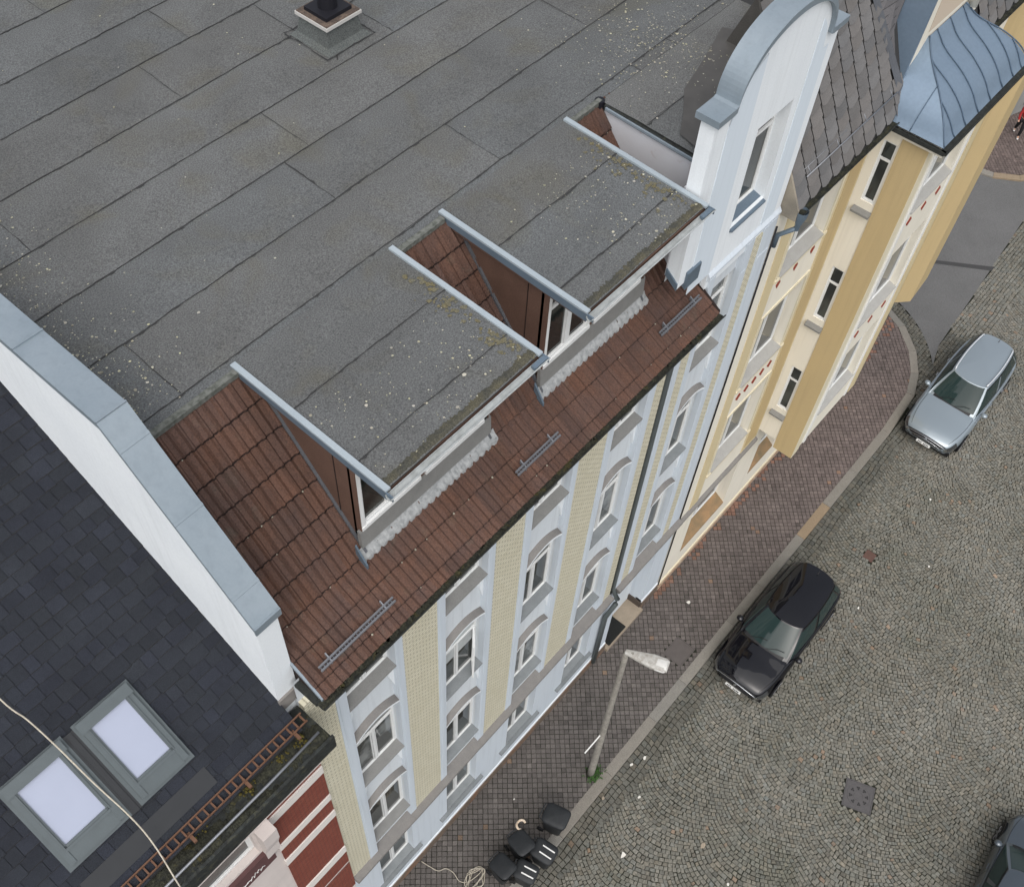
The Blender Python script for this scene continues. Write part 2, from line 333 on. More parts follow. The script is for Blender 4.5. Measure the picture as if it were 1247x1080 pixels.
# ================================================================== SETTING
# ground far below everything
g = MB(); g.poly([(-400, -400, -0.22), (400, -400, -0.22), (400, 400, -0.22), (-400, 400, -0.22)]); tag(g.build('ground', m_earth), kind='structure')
g = MB(); g.poly([(-60, -60, -0.125), (90, -60, -0.125), (90, 20, -0.125), (-60, 20, -0.125)]); tag(g.build('road_bed', m_joint), kind='structure')

def frustums(P4, cols, z0, h, inset, rise=0.006):
    """P4: (n,4,2) quad corners; returns mesh arrays for pillowed stones"""
    n = len(P4); cen = P4.mean(1, keepdims=True)
    low = cen + (P4 - cen) * (1 - inset * 0.35)[:, None, None]; top = cen + (P4 - cen) * (1 - inset)[:, None, None]
    V = np.zeros((n, 12, 3)); V[:, 0:4, :2] = low; V[:, 0:4, 2] = z0
    mid = cen + (P4 - cen) * (1 - inset * 0.5)[:, None, None]
    V[:, 4:8, :2] = mid; V[:, 4:8, 2] = z0 + h[:, None] * 0.6
    V[:, 8:12, :2] = top; V[:, 8:12, 2] = (z0 + h)[:, None]
    fq = []
    for lv in (0, 4):
        for k in range(4):
            k2 = (k + 1) % 4; fq.append((lv + k, lv + k2, lv + 4 + k2, lv + 4 + k))
    fq.append((8, 9, 10, 11)); fq = np.array(fq)
    F = (fq[None] + (np.arange(n) * 12)[:, None, None]).reshape(-1, 4)
    C = np.repeat(cols, 9, axis=0)
    return V.reshape(-1, 3), F, C
def stones(name, P4, cols, z0, h, inset, material, smooth=True):
    V, F, C = frustums(P4, cols, z0, h, inset); me = bpy.data.meshes.new(name)
    me.vertices.add(len(V)); me.vertices.foreach_set('co', V.ravel())
    me.loops.add(F.size); me.loops.foreach_set('vertex_index', F.ravel().astype(np.int32))
    me.polygons.add(len(F)); me.polygons.foreach_set('loop_start', (np.arange(len(F)) * 4).astype(np.int32))
    try: me.polygons.foreach_set('loop_total', np.full(len(F), 4, np.int32))
    except Exception: pass
    me.update(calc_edges=True); me.polygons.foreach_set('use_smooth', [smooth] * len(F))
    at = me.color_attributes.new('tint', 'FLOAT_COLOR', 'CORNER')
    at.data.foreach_set('color', np.repeat(np.concatenate([C, np.ones((len(C), 1))], 1), 4, axis=0).ravel())
    me.materials.append(material); me.validate(); o = bpy.data.objects.new(name, me); COL.objects.link(o); return o
def ccw(P):
    a = (P[:, 2] - P[:, 0]); b = (P[:, 3] - P[:, 1]); cr = a[:, 0] * b[:, 1] - a[:, 1] * b[:, 0]
    P[cr < 0] = P[cr < 0][:, ::-1]; return P
# kerb line of the near pavement (outer edge), running then turning into the side street
KX = 25.0
def kerb_pts():
    pts = [(-12.0, -2.3), (KX - 0.6, -2.3)]
    cx, cy, rr = KX - 0.6, 1.75, 4.05
    for a in range(6, 85, 6): pts.append((cx + rr * 1.12 * math.sin(math.radians(a)), cy - rr * math.cos(math.radians(a))))
    pts += [(29.0, 1.6), (29.3, 14.0)]; return pts
KP = kerb_pts()
def inside(poly, X, Y):
    ins = np.zeros(len(X), bool); n = len(poly); j = n - 1
    for i in range(n):
        xi, yi = poly[i]; xj, yj = poly[j]
        c = ((yi > Y) != (yj > Y)) & (X < (xj - xi) * (Y - yi) / (yj - yi + 1e-12) + xi); ins ^= c; j = i
    return ins
def offset(pts, d):
    out = []
    for i, p in enumerate(pts):
        a = Vector(pts[max(i - 1, 0)]); b = Vector(pts[min(i + 1, len(pts) - 1)]); t = (b - a).normalized(); nn = Vector((t.y, -t.x)); out.append((p[0] + nn.x * d, p[1] + nn.y * d))
    return out
KO = offset(KP, 0.30); KO2 = offset(KP, 0.86)
walk_poly = KP + [(29.3, 16), (-12, 16)]
asph_poly = [p for p in KO2 if p[0] > 27.45 and p[1] > -2.3] + [(29.6, 30), (38.75, 30), (38.75, 3.2), (38.85, 1.9), (39.15, .7), (39.8, -.15), (40.85, -.85), (42.2, -1.2), (48, -1.3), (48, -1.5), (42.4, -1.45), (41.5, -1.55), (37.7, -1.35), (32.0, -1.75), (28.6, -1.95)]
# cobbles in segmental arcs
W, s_ = 2.2, 0.124; AM = math.radians(37); R = W / (2 * math.sin(AM)); AM += math.radians(2.6); quads = []
for c in range(6):
    yc = -3.2 - W * (c + 0.5); x0s = np.arange(1.0, 52, s_)
    for r_i, x0 in enumerate(x0s):
        nn = 19 + (r_i * 7 + c) % 3; UU = math.log(math.tan(math.pi / 4 + AM / 2)); th = 2 * np.arctan(np.tanh(np.linspace(-UU, UU, nn + 1) / 2)) + np.concatenate([[0], rng.normal(0, 0.008, nn - 1), [0]])
        wob = 0.05 * math.sin(x0 * 0.7 + c * 2)
        xa = x0 - (R * np.cos(th) - R * math.cos(AM)) + rng.normal(0, 0.004, nn + 1) + wob * np.cos(2 * th); ya = yc + R * np.sin(th)
        xb = xa + s_ * np.cos(th) ** 2; yb = ya - s_ * np.cos(th) * np.sin(th)
        q = np.stack([np.stack([xa[:-1], ya[:-1]], 1), np.stack([xb[:-1], yb[:-1]], 1), np.stack([xb[1:], yb[1:]], 1), np.stack([xa[1:], ya[1:]], 1)], 1); quads.append(q)
# strip between the arcs and the kerb, and the arc field north of the kerb line at the junction
def rows_between(y0, y1, x0, x1, sx, sy):
    out = []; ny = max(1, round((y1 - y0) / sy)); ys = np.linspace(y0, y1, ny + 1)
    for k in range(ny):
        x = x0 + random.random() * sx
        while x < x1:
            L = sx * random.uniform(0.8, 1.2); out.append([(x, ys[k]), (x + L, ys[k]), (x + L, ys[k + 1]), (x, ys[k + 1])]); x += L
    return np.array(out)
qa = rows_between(-3.2, -2.6, 1.0, 52, 0.17, 0.15); qb = rows_between(-2.6, 16, 24.5, 52, 0.14, 0.13)
P4 = np.concatenate(quads + [qa, qb]); P4 = P4 + rng.normal(0, 0.0065, P4.shape)
P4[..., 0] += .035 * np.sin(P4[..., 1] * 2.3 + 1) + .03 * np.sin(P4[..., 0] * 1.7 + P4[..., 1] * .9) + .012 * np.sin(P4[..., 1] * 7 + P4[..., 0] * 3)
P4[..., 1] += np.where(P4[..., 1] < -2.7, .03 * np.sin(P4[..., 0] * 1.9 + 2) + .012 * np.sin(P4[..., 0] * 6.3 + P4[..., 1] * 2), 0)
ce = P4.mean(1); bad = inside([tuple(p) for p in KO] + [(29.6, 30), (-20, 30), (-20, -2.6)], ce[:, 0], ce[:, 1]) | inside(asph_poly, ce[:, 0], ce[:, 1])
mh = (abs(((ce[:, 0] - 11.46) * 0.94 + (ce[:, 1] + 8.2) * 0.33)) < 0.42) & (abs((-(ce[:, 0] - 11.46) * 0.33 + (ce[:, 1] + 8.2) * 0.94)) < 0.42)
rb = (abs(ce[:, 0] - 18.65) < 0.2) & (abs(ce[:, 1] + 4.53) < 0.2)
opp = (ce[:, 0] > 38.6) & (ce[:, 1] > -1.1)
P4 = ccw(P4[~(bad | mh | rb | opp)].copy()); n = len(P4); ce = P4.mean(1)
k = 1 + rng.normal(0, 0.115, n); wv = rng.normal(0, 0.025, n)
nearkerb = (ce[:, 1] > -3.25) & (ce[:, 0] < 29.5); k[nearkerb] *= 0.72
cols = np.clip(np.stack([k * (1 + wv), k, k * (1 - wv)], 1), 0.35, 1.9)
cols[rng.random(n) < 0.008] *= np.array([1.25, 1.0, 0.88])
tag(stones('road', P4, cols, np.full((n, 1), -0.13) * 1.0 if False else -0.13, rng.normal(0.035, 0.004, n), rng.uniform(.16, .26, n), m_cob, False), kind='structure')
# pavement pavers laid diagonally
a = 0.140; ii, jj = np.meshgrid(np.arange(-60, 260), np.arange(-200, 160)); ii = ii.ravel(); jj = jj.ravel(); cs = math.cos(math.radians(42)); sn = math.sin(math.radians(42))
def rot(u, v): return np.stack([u * cs - v * sn, u * sn + v * cs], -1)
off = 0.0
P4 = np.stack([rot((ii) * a, (jj + off) * a), rot((ii + 1) * a, (jj + off) * a), rot((ii + 1) * a, (jj + 1 + off) * a), rot(ii * a, (jj + 1 + off) * a)], 1)
ce = P4.mean(1); ok = inside(offset(KP, .12) + [(29.4, 16), (-12, 16)], ce[:, 0], ce[:, 1]) & ((ce[:, 1] < 0.2) | (ce[:, 0] > 24.5)) & (ce[:, 1] < 13)
ok &= ~((abs(ce[:, 0] - 11.65) < 0.42) & (abs(ce[:, 1] + 1.79) < 0.36)) & ~(np.hypot(ce[:, 0] - 6.88, ce[:, 1] + 2.07) < 0.14)
P4 = ccw(P4[ok] + rng.normal(0, 0.003, P4[ok].shape)); n = len(P4); ce = P4.mean(1); k = 1 + rng.normal(0, 0.11, n)
redness = np.clip((ce[:, 0] - 9) / 12, 0, 1); k *= 1 + 0.12 * redness
cols = np.stack([k * (1 + 0.12 * redness), k, k * (1.0 + 0.0 * redness)], 1)
pt = np.sin(ce[:, 0] * 1.9 + 1) * np.sin(ce[:, 1] * 3.1 + ce[:, 0] * .7) + .5 * np.sin(ce[:, 0] * 4.7 + ce[:, 1] * 2)
orange = (rng.random(n) < 0.004 + 0.30 * np.clip(pt - 1.0, 0, 1) * (0.3 + redness)); cols[orange] *= np.array([1.5, 1.2, 0.95])
nw = (ce[:, 1] > -0.30) & (ce[:, 0] > 12.5) & (rng.random(n) < 0.45); cols[nw] *= np.array([1.5, 1.05, 0.85])
tag(stones('pavement', P4, np.clip(cols, 0.3, 3), -0.034, rng.normal(0.034, 0.0015, n), np.full(n, 0.15), m_pav, False), kind='structure')
g = MB(); g.poly([(x, y, -0.018) for x, y in KP] + [(29.3, 16, -0.018), (-12, 16, -0.018)]); g.build
tag(g.build('pavement_bed', m_joint), kind='structure')
# kerb stones
kb = MB(); acc = 0.0
def kerb_run(mb, pts, wd, gap=0.012):
    # resample
    P = [Vector((*p, 0)) for p in pts]; seg = []; L = [0.0]
    for p, q in zip(P[:-1], P[1:]): L.append(L[-1] + (q - p).length)
    def at(s):
        s = min(max(s, 0), L[-1] - 1e-4)
        for i in range(len(P) - 1):
            if s <= L[i + 1]:
                t = (s - L[i]) / (L[i + 1] - L[i]); d = (P[i + 1] - P[i]).normalized(); return P[i].lerp(P[i + 1], t), d
    s = 0.0
    while s < L[-1] - 0.2:
        p0, d0 = at(s); curved = abs(at(s + 0.6)[1].angle(d0)) > 0.01; l = random.uniform(1.5, 2.6) if not curved else random.uniform(0.9, 1.2); e = min(s + l, L[-1])
        p1, d1 = at(e - gap); c = tint(0.1, 0.02)
        if random.random() < 0.22: c = (1.25 * c[0], 1.02 * c[1], 0.78 * c[2])
        dd = (p1 - p0).normalized(); n0 = Vector((dd.y, -dd.x, 0)); w0 = wd
        zt = 0.006 + random.uniform(-0.003, 0.003)
        a_, b_, c_, d_ = p0, p1, p1 + Vector((d1.y, -d1.x, 0)) * w0, p0 + Vector((d0.y, -d0.x, 0)) * w0
        ch = 0.02; q = [a_, b_, c_ - (c_ - b_).normalized() * ch, d_ - (d_ - a_).normalized() * ch]
        mb.poly([(v.x, v.y, zt) for v in (a_, d_ - (d_ - a_).normalized() * ch, c_ - (c_ - b_).normalized() * ch, b_)], 0, c)
        u = [(v.x, v.y, zt) for v in q]; lo = [(c_.x, c_.y, zt - ch), (d_.x, d_.y, zt - ch)]
        mb.poly([u[2], u[3], lo[1], lo[0]], 0, c); mb.poly([lo[0], lo[1], (d_.x, d_.y, -0.2), (c_.x, c_.y, -0.2)], 0, c)
        mb.poly([(a_.x, a_.y, zt), (a_.x, a_.y, -.15), (d_.x, d_.y, -.15), (d_.x, d_.y, zt - ch), u[3]], 0, c)
        mb.poly([(b_.x, b_.y, zt), u[2], (c_.x, c_.y, zt - ch), (c_.x, c_.y, -.15), (b_.x, b_.y, -.15)], 0, c)
        s = e
kerb_run(kb, KP, 0.30)
tag(kb.build('kerb', m_kerb, col=True), kind='structure')
# side street asphalt
g = MB(); g.poly([(x, y, -0.092) for x, y in asph_poly]); tag(g.build('side_road', m_asph), kind='structure')
g = MB(); g.poly([(31.6, 1.6, -0.088), (31.8, 1.6, -0.088), (34.0, -1.7, -0.088), (33.7, -1.7, -0.088)]); tag(g.build('asphalt_repair_strip', m_asphd), kind='structure')
# opposite corner pavement
opk = [(38.9, 30), (38.8, 3.2), (38.95, 1.9), (39.3, 0.8), (39.9, -0.05), (40.9, -0.75), (42.2, -1.1), (70, -1.25)]
g = MB(); kerb_run(g, [(p[0] - 0.0, p[1]) for p in opk], 0.3); tag(g.build('opposite_kerb', m_kerb, col=True), kind='structure')
ii, jj = np.meshgrid(np.arange(150, 420), np.arange(-260, 80)); ii = ii.ravel(); jj = jj.ravel(); off = 0.0
P4 = np.stack([rot(ii * a, (jj + off) * a), rot((ii + 1) * a, (jj + off) * a), rot((ii + 1) * a, (jj + 1 + off) * a), rot(ii * a, (jj + 1 + off) * a)], 1)
ce = P4.mean(1); ok = inside(opk + [(70, 9), (38.9, 9)], ce[:, 0], ce[:, 1]) & (ce[:, 0] < 50) & (ce[:, 1] < 8)
P4 = ccw(P4[ok].copy()); n = len(P4); k = 1.0 + rng.normal(0, 0.13, n); cols = np.stack([k * 1.15, k * 1.0, k * .98], 1)
tag(stones('opposite_pavement', P4, cols, -0.034, rng.normal(0.034, 0.0015, n), np.full(n, 0.15), m_pav, False), kind='structure')
g = MB(); g.poly([(x, y, -0.018) for x, y in opk] + [(70, 30, -0.018)]); tag(g.build('opposite_pavement_bed', m_joint), kind='structure')

# ================================================================== BLUE AND CREAM HOUSE
house = empty('apartment_house', (6.4, 0, 0), 'pale blue and cream house with grey bitumen roof, brown tiled skirt and round gable', 'house')
X0, X1 = 0.0, 12.85
bays = [(0.78, 1.88), (3.13, 4.25), (5.5, 6.62), (7.92, 9.0), (10.65, 11.75)]
UX, NY = (1, 0, 0), (0, -1, 0)
ZT = 15.05
SZ = [5.1, 8.95, 12.85]          # sill heights
# back wall plane at y=.12 with window holes, the piers stand in front of it
b = MB(); holes = []
for (a0, a1) in bays:
    for zs in SZ: holes.append((a0, a1, zs - .06, min(zs + 2.15, ZT - .05), 0.13))
wall(b, (0, 0.12, 0), UX, NY, X0, 10.33, 4.3, ZT + 0.15, holes[:12]); wall(b, (0, 0.12, 0), UX, NY, 10.33, X1, 4.3, ZT + 0.8, holes[12:])
b.box(X0 + .01, X1 - .01, 0.45, 14.6, 0, 15.6, skip='b'); b.poly([(X1, .12, 4.3), (X1, .46, 4.3), (X1, .46, 15.85), (X1, .12, 15.85)])
b.poly([(X0, .12, 4.3), (X0, .46, 4.3), (X0, .46, 14.6), (X0, .12, 14.6)])
body = b.build('wall', m_wpanel, house)
# ground floor
b = MB(); gh = [(a0, a1, 1.42, 3.95, 0.27) for a0, a1 in bays[:4]] + [(10.15, 12.0, 0.12, 3.45, 0.95)]
wall(b, (0, 0, 0), UX, NY, X0, X1, 0.5, 4.25, gh)
b.poly([(X1, 0, .4), (X1, .45, .4), (X1, .45, 4.3), (X1, 0, 4.3)]); b.poly([(X0, 0, .4), (X0, .45, .4), (X0, .45, 4.3), (X0, 0, 4.3)])
b.build('ground_floor_wall', m_blue, house)
b = MB()
for (a, c) in ((0, 10.15), (12.0, X1)):
    b.box(a, c, -0.05, 0.3, 0.0, 0.42)
b.each('plinth', m_plinth, house)
b = MB()
for (a, c) in ((0, 10.15), (12.0, X1)): b.box(a, c, -0.025, 0.2, 0.42, 0.52)
b.each('plinth_band', m_white, house)
# piers and strips
piers = [(0.55, 0.78), (1.88, 2.07), (2.93, 3.13), (4.25, 4.45), (5.28, 5.5), (6.62, 6.8), (7.7, 7.92), (9.0, 9.28), (9.86, 10.1), (10.45, 10.65), (11.75, 12.02), (12.35, X1)]
strips = [(0.0, 0.55), (2.07, 2.93), (4.45, 5.28), (6.8, 7.7), (9.28, 9.62), (10.1, 10.45), (12.02, 12.35)]
b = MB()
for (a, c) in piers: b.box(a, c, -0.012, 0.125, 4.3, 15.0 if c < 9.9 else (15.2 if a < 10.2 else 15.7)); b.box(a + .05, c - .05, -0.02, -0.011, 4.45, 14.9)
b.each('pier', m_blue, house)
b = MB()
for (a, c) in strips: b.box(a + .002, c - .002, 0.0, 0.125, 4.32, 14.5 if a < .1 else 15.0 if c < 9.9 else (15.2 if a < 10.2 else 15.6))
b.each('brick_strip', m_ybrick, house)
b = MB()
for i, (a0, a1) in enumerate(bays):
    for zs in SZ[1:]:           # recessed apron panel with small corbels under each sill
        b.prism([(a0 + .0, .12, zs - .12), (a0 + .10, .12, zs - .12), (a0 + .10, .12, zs - .5), (a0, .12, zs - .95)], (0, -.05, 0))
        b.prism([(a1 - .10, .12, zs - .12), (a1, .12, zs - .12), (a1, .12, zs - .95), (a1 - .1, .12, zs - .5)], (0, -.05, 0))
b.each('corbel', m_white, house)
# hoods
for i, (a0, a1) in enumerate(bays):
    for zs in SZ[:2]:
        z0 = zs + 2.38; m = MB(); N = 12; prof = []
        for k in range(N + 1):
            t = k / N; z = z0 + 0.22 * (1 - (2 * t - 1) ** 2); x = a0 + (a1 - a0) * t
            prof.append([(x, .12, z + .06), (x, -.015, z), (x, -.015, z - .07), (x, .121, z - .07)])
        m.grid([[p[0], p[1]] for p in prof], 0); m.grid([[p[1], p[2]] for p in prof], 1); m.grid([[p[2], p[3]] for p in prof], 1)
        m.build('window_hood', [m_hood, m_white], house)
# windows
for i, (a0, a1) in enumerate(bays):
    for j, zs in enumerate(SZ):
        window(house, (0, 0.12, 0), UX, NY, a0, a1, zs + .02, min(zs + 2.13, ZT - .06), 0.15, casements=2, transom=0.72, sill=0.03, sill_out=0.14, sill_m=m_sill if i < 1 or j == 2 else m_silld,
               open_leaf=(i == 1 and j == 1), glass=(m_glass, m_glass2, m_glass)[(i * 2 + j) % 3], blind=(0, 0, .35, 0, .5, 0, 0)[(i * 3 + j) % 7])
    if i < 4:
        window(house, (0, 0, 0), UX, NY, a0, a1, 1.45, 3.93, 0.27, casements=2, transom=0.7)
        s = MB(); s.prism([(a0 - .0, .2, 1.47), (a0, -.0, 1.42), (a0, -.0, 1.2), (a0, .2, 1.2)], (a1 - a0, 0, 0)); s.box(a0 - .28, a1 + .22, -.1, .0, 1.33, 1.40); s.build('ground_sill', m_silld, house)
# cornice above ground floor
b = MB(); xs = [0.0] + [v for a in bays[:4] for v in a] + [9.62]
prev = 0.0
def corn(mb, a, c, yo, zt=4.36):
    mb.prism([(a, .12, zt + .03), (a, yo, zt - .04), (a, yo, zt - .14), (a, yo + .05, zt - .2), (a, .12, zt - .22)], (c - a, 0, 0))
for a0, a1 in bays[:4]:
    corn(b, prev, a0 - .001, -0.17); corn(b, a0, a1, -0.165, 4.352); prev = a1 + .001
corn(b, prev, 9.62, -0.17); corn(b, 9.88, 10.65, -.17); corn(b, 10.651, 11.749, -.165, 4.352); corn(b, 11.75, X1 - .0, -.17)
b.build('cornice', m_hood, house)
# entrance
b = MB(); b.box(10.16, 11.99, .9, .96, .15, 3.44); 
d = b.build('door', mat('dark_brown_door', (0.06, 0.035, 0.022), 0.6, noise=.4, nscale=6), house)
b = MB(); b.obox((11.3, .86, 1.05), (.03, 0, 0), (0, .05, 0), (0, 0, .18)); b.build('handle', m_chrome, d)
b = MB(); b.box(10.16, 11.99, -.14, .9, -.03, .14); b.build('step', m_step, house)
b = MB(); b.box(10.3, 11.15, -.1, .6, .14, .165); b.build('door_mat', m_mat, house)
b = MB(); b.box(11.95, 12.0, -.02, .9, .13, .42); b.build('dado', mat('dark_brown_dado', (0.07, 0.055, 0.045), 0.7), house)
# rain pipes
m_pipe = mat('dark_green_grey_pipe', (.10, .115, .115), .55, metal=.2, noise=.5, nscale=3, col2=(.07, .08, .08))
b = MB(); b.tube([(9.74, -.1, 15.0), (9.74, .02, 14.4), (9.74, .02, 4.5), (9.74, -.2, 4.15), (9.72, -.2, 3.9), (9.5, -.1, 3.3), (9.5, -.08, .3)], .075, 10); p = b.build('downpipe', m_pipe, house, smooth=True)
b = MB(); b.box(9.62, 9.86, .06, .12, 4.3, 15.0); b.build('pipe_recess', mat('grey_green_recess', (0.13, 0.135, 0.115), .85), house)
b = MB(); b.tube([(12.9, -.03, 15.4), (12.9, -.03, .3)], .02, 8); b.build('party_line_pipe', m_flue, house, smooth=True)

# mansard tiles: real corrugated geometry --------------------------------
PROF = [(-.40, 15.20), (.55, 15.80), (2.66, 18.60)]
def prof_pt(s):
    L = [0]; 
    for p, q in zip(PROF[:-1], PROF[1:]): L.append(L[-1] + math.dist(p, q))
    for i in range(2):
        if s <= L[i + 1] or i == 1:
            t = (s - L[i]) / (L[i + 1] - L[i]); p, q = PROF[i], PROF[i + 1]
            ty, tz = (q[0] - p[0]) / (L[i + 1] - L[i]), (q[1] - p[1]) / (L[i + 1] - L[i]); return p[0] + (q[0] - p[0]) * t, p[1] + (q[1] - p[1]) * t, -tz, ty
TLEN = math.dist(PROF[0], PROF[1]) + math.dist(PROF[1], PROF[2])
CB = [0.0, .255] + [.255 + .485 * k_ for k_ in range(1, 9)] + [TLEN]; nc = len(CB) - 1; tw = 0.30; sub = 12
b = MB()
def rib(u):
    u = u % 1.0
    return 0.050 * max(0, math.cos((u - .12) * 2 * math.pi * 2.6)) if u < .24 else (0.036 * max(0, math.cos((u - .60) * 2 * math.pi * 2.6)) if .5 < u < .7 else 0)
xe0, xe1 = 0.12, 10.32
ncol = int(math.ceil((xe1 - xe0) / tw))
for c in range(nc):
    sA, sB = CB[c] - (0.0 if c == 0 else 0.02), CB[c + 1]; subs = [0, .33, .66, 1.0]
    for t in range(ncol):
        ct = tint(.13, .05); jz = random.uniform(-.003, .004); xs = []
        for k in range(sub + 1):
            x = xe0 + (t + k / sub) * tw
            if x <= xe1 + 1e-6: xs.append((x, k / sub))
        if len(xs) < 2: continue
        P = []
        for q in subs:
            s = sA + (sB - sA) * q; y, z, nyy, nzz = prof_pt(s); h0 = 0.038 * (1 - q) + 0.008 + jz
            P.append([(x, y + nyy * (h0 + rib(u)), z + nzz * (h0 + rib(u))) for x, u in xs])
        b.grid(P, 0, c=ct)
        y, z, nyy, nzz = prof_pt(sA); h0 = 0.046 + jz           # front butt edge
        b.grid([[(x, y - nyy * .004, z - nzz * .004) for x, u in xs], P[0]], 1, c=ct)
        if c > 0:                                               # dark strip along the lap: butt shadow put in as colour, with dirt and moss
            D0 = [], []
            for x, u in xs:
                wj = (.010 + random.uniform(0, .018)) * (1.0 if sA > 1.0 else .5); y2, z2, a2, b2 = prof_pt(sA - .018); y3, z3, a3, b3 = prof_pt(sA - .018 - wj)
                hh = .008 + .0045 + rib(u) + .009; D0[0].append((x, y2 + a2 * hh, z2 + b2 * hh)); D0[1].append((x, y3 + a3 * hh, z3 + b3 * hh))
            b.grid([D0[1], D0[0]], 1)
            if random.random() < .22:
                x, u = xs[random.randrange(1, len(xs) - 1)]; y3, z3, a3, b3 = prof_pt(sA - .03); r_ = random.uniform(.008, .02)
                b.poly([(x + r_ * math.cos(q), y3 + a3 * (.05) - b3 * 0 + ty_ * r_ * math.sin(q), z3 + b3 * .05 + tz_ * r_ * math.sin(q)) for q, ty_, tz_ in [(q, b3, -a3) for q in (0, 1.05, 2.1, 3.14, 4.2, 5.2)]], 2)
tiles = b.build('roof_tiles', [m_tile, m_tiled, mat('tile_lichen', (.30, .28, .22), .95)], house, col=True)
b = MB(); b.prism([(xe0, PROF[0][0], PROF[0][1] - .03), (xe0, PROF[1][0], PROF[1][1] - .02), (xe0, 2.66, 18.57), (xe0, 2.66, 15.5), (xe0, .2, 15.0)], (xe1 - xe0, 0, 0)); b.build('roof_underlay', m_tiled, house)
# rake flashings
b = MB()
for x0, x1 in ((0.09, 0.125),):
    for (p, q) in ((PROF[0], PROF[1]), (PROF[1], PROF[2])): b.prism([(x0, p[0], p[1] - .03), (x0, q[0], q[1] - .03), (x0, q[0], q[1] + .045), (x0, p[0], p[1] + .045)], (x1 - x0, 0, 0))
b.build('rake_flashing', m_zinc, house)
b = MB()
for (p, q) in ((PROF[0], PROF[1]),): b.prism([(10.32, p[0], p[1] - .1), (10.32, q[0], q[1] - .1), (10.32, q[0], q[1] + .05), (10.32, p[0], p[1] + .05)], (.05, 0, 0))
b.build('rake_flashing', m_tiled, house)
# gutter
b = MB(); G = []
for x in (0.02, 10.35):
    ring = []
    for k in range(11):
        q = math.pi * (k / 10); ring.append((x, -.445 + .09 * math.cos(q), 15.235 - .09 * math.sin(q)))
    ring2 = [(x, -.445 + .078 * math.cos(math.pi * k / 10), 15.235 - .078 * math.sin(math.pi * k / 10)) for k in range(10, -1, -1)]
    G.append(ring + ring2)
b.grid(G, 0, closed_v=True)
for gq in G: b.poly(gq)
b.tube([(0.02, -.54, 15.235), (10.35, -.54, 15.235)], .013, 6)
gut = b.build('gutter', m_gut, house)
b = MB(); b.box(0.03, 10.34, -.515, -.375, 15.15, 15.195); b.build('gutter_silt', m_silt, gut)
b = MB(); b.box(0.02, 10.35, -.34, .12, 15.03, 15.12); b.build('eaves_board', m_gut, house)
b = MB(); x = .4
for k in range(60):
    x = random.uniform(.2, 10.2); b.prism([(x + .04 * math.cos(q) * random.uniform(.6, 1.5), random.uniform(-.48, -.37) + .025 * math.sin(q), 15.2) for q in (0, 1.2, 2.4, 3.6, 4.8)], (0, 0, .03))
tag(b.build('moss_clump', m_silt, gut), kind='stuff')
# snow guards (little ladder grids)
for (x0, x1, yy) in ((.34, 1.86, -.13), (4.8, 5.9, -.06), (8.85, 10.12, -.03)):
    b = MB(); zz = 15.20 + (yy + .40) * .632
    for dy in (0, .055):
        b.box(x0, x1, yy - .05 + dy, yy - .022 + dy, zz + .09 + dy * .6, zz + .125 + dy * .6)
    b.box(x0 + .02, x1 - .02, yy - .02, yy + .005, zz + .08, zz + .09, 1); n_ = int((x1 - x0) / .06)
    for k in range(n_): b.box(x0 + .02 + k * .06, x0 + .032 + k * .06, yy - .022, yy + .006, zz + .11, zz + .12)
    for xx in (x0 + .2, x1 - .2): b.prism([(xx, yy - .04, zz - .01), (xx, yy + .1, zz + .1), (xx, yy + .1, zz + .2), (xx, yy - .04, zz + .12)], (.02, 0, 0))
    b.build('snow_guard', [m_galv, m_steel], house)

# flat roof in overlapping bitumen sheets -----------------------------------
ZR = 18.60
seams = [2.90, 4.16, 5.36, 6.54, 7.76, 8.97, 10.14, 11.34, 12.55, 13.8, 14.6]
cross = {0: [1.1, 7.6], 1: [5.15, 11.5], 2: [5.72], 3: [1.34, 8.9], 4: [5.12, 7.7], 5: [6.28], 6: [2.2, 9.4], 7: [5.0], 8: [7.7], 9: [4.0]}
b = MB(); XR0, XR1 = 0.1, 14.2
def sheet(mb, x0, x1, y0, y1, z0, z1, c):
    nx = max(1, int((x1 - x0) / .5)); P = []
    for i in range(nx + 1):
        x = x0 + (x1 - x0) * i / nx; j = random.uniform(-.012, .012) if 0 < i < nx else 0
        P.append([(x, y0 + j, z0), (x, (y0 + y1) / 2, (z0 + z1) / 2 + random.uniform(-.004, .006)), (x, y1 + j * 0, z1)])
    mb.grid(P, 0, c=c); mb.grid([[ (p[0][0], p[0][1], p[0][2] - .03), p[0]] for p in P], 1)
for i in range(len(seams) - 1):
    y0, y1 = seams[i], seams[i + 1]; xs = [XR0] + cross.get(i, []) + [XR1]
    for a_, c_ in zip(xs[:-1], xs[1:]): sheet(b, a_, c_, y0 - .05, y1, ZR + .016, ZR + .004, tint(.10, .02))
for a_, c_ in ((XR0, 11.1), (11.1, XR1)): sheet(b, a_, c_, 2.62, 2.9, ZR + .012, ZR + .004, tint(.06, .02))
sheet(b, 9.95, 13.0, .5, 1.7, ZR - .03, ZR + .004, tint(.06)); sheet(b, 9.95, 14.2, 1.66, 2.66, ZR + .012, ZR + .004, (1.12, 1.1, 1.08))
roof = b.build('flat_roof', [m_bit, m_seam], house, col=True)
b = MB(); b.box(XR0, XR1, 2.66, 14.6, 15.6, ZR - .02); b.box(9.97, 12.7, .6, 2.66, 15.6, ZR - .06); b.build('roof_slab', m_tiled, house)
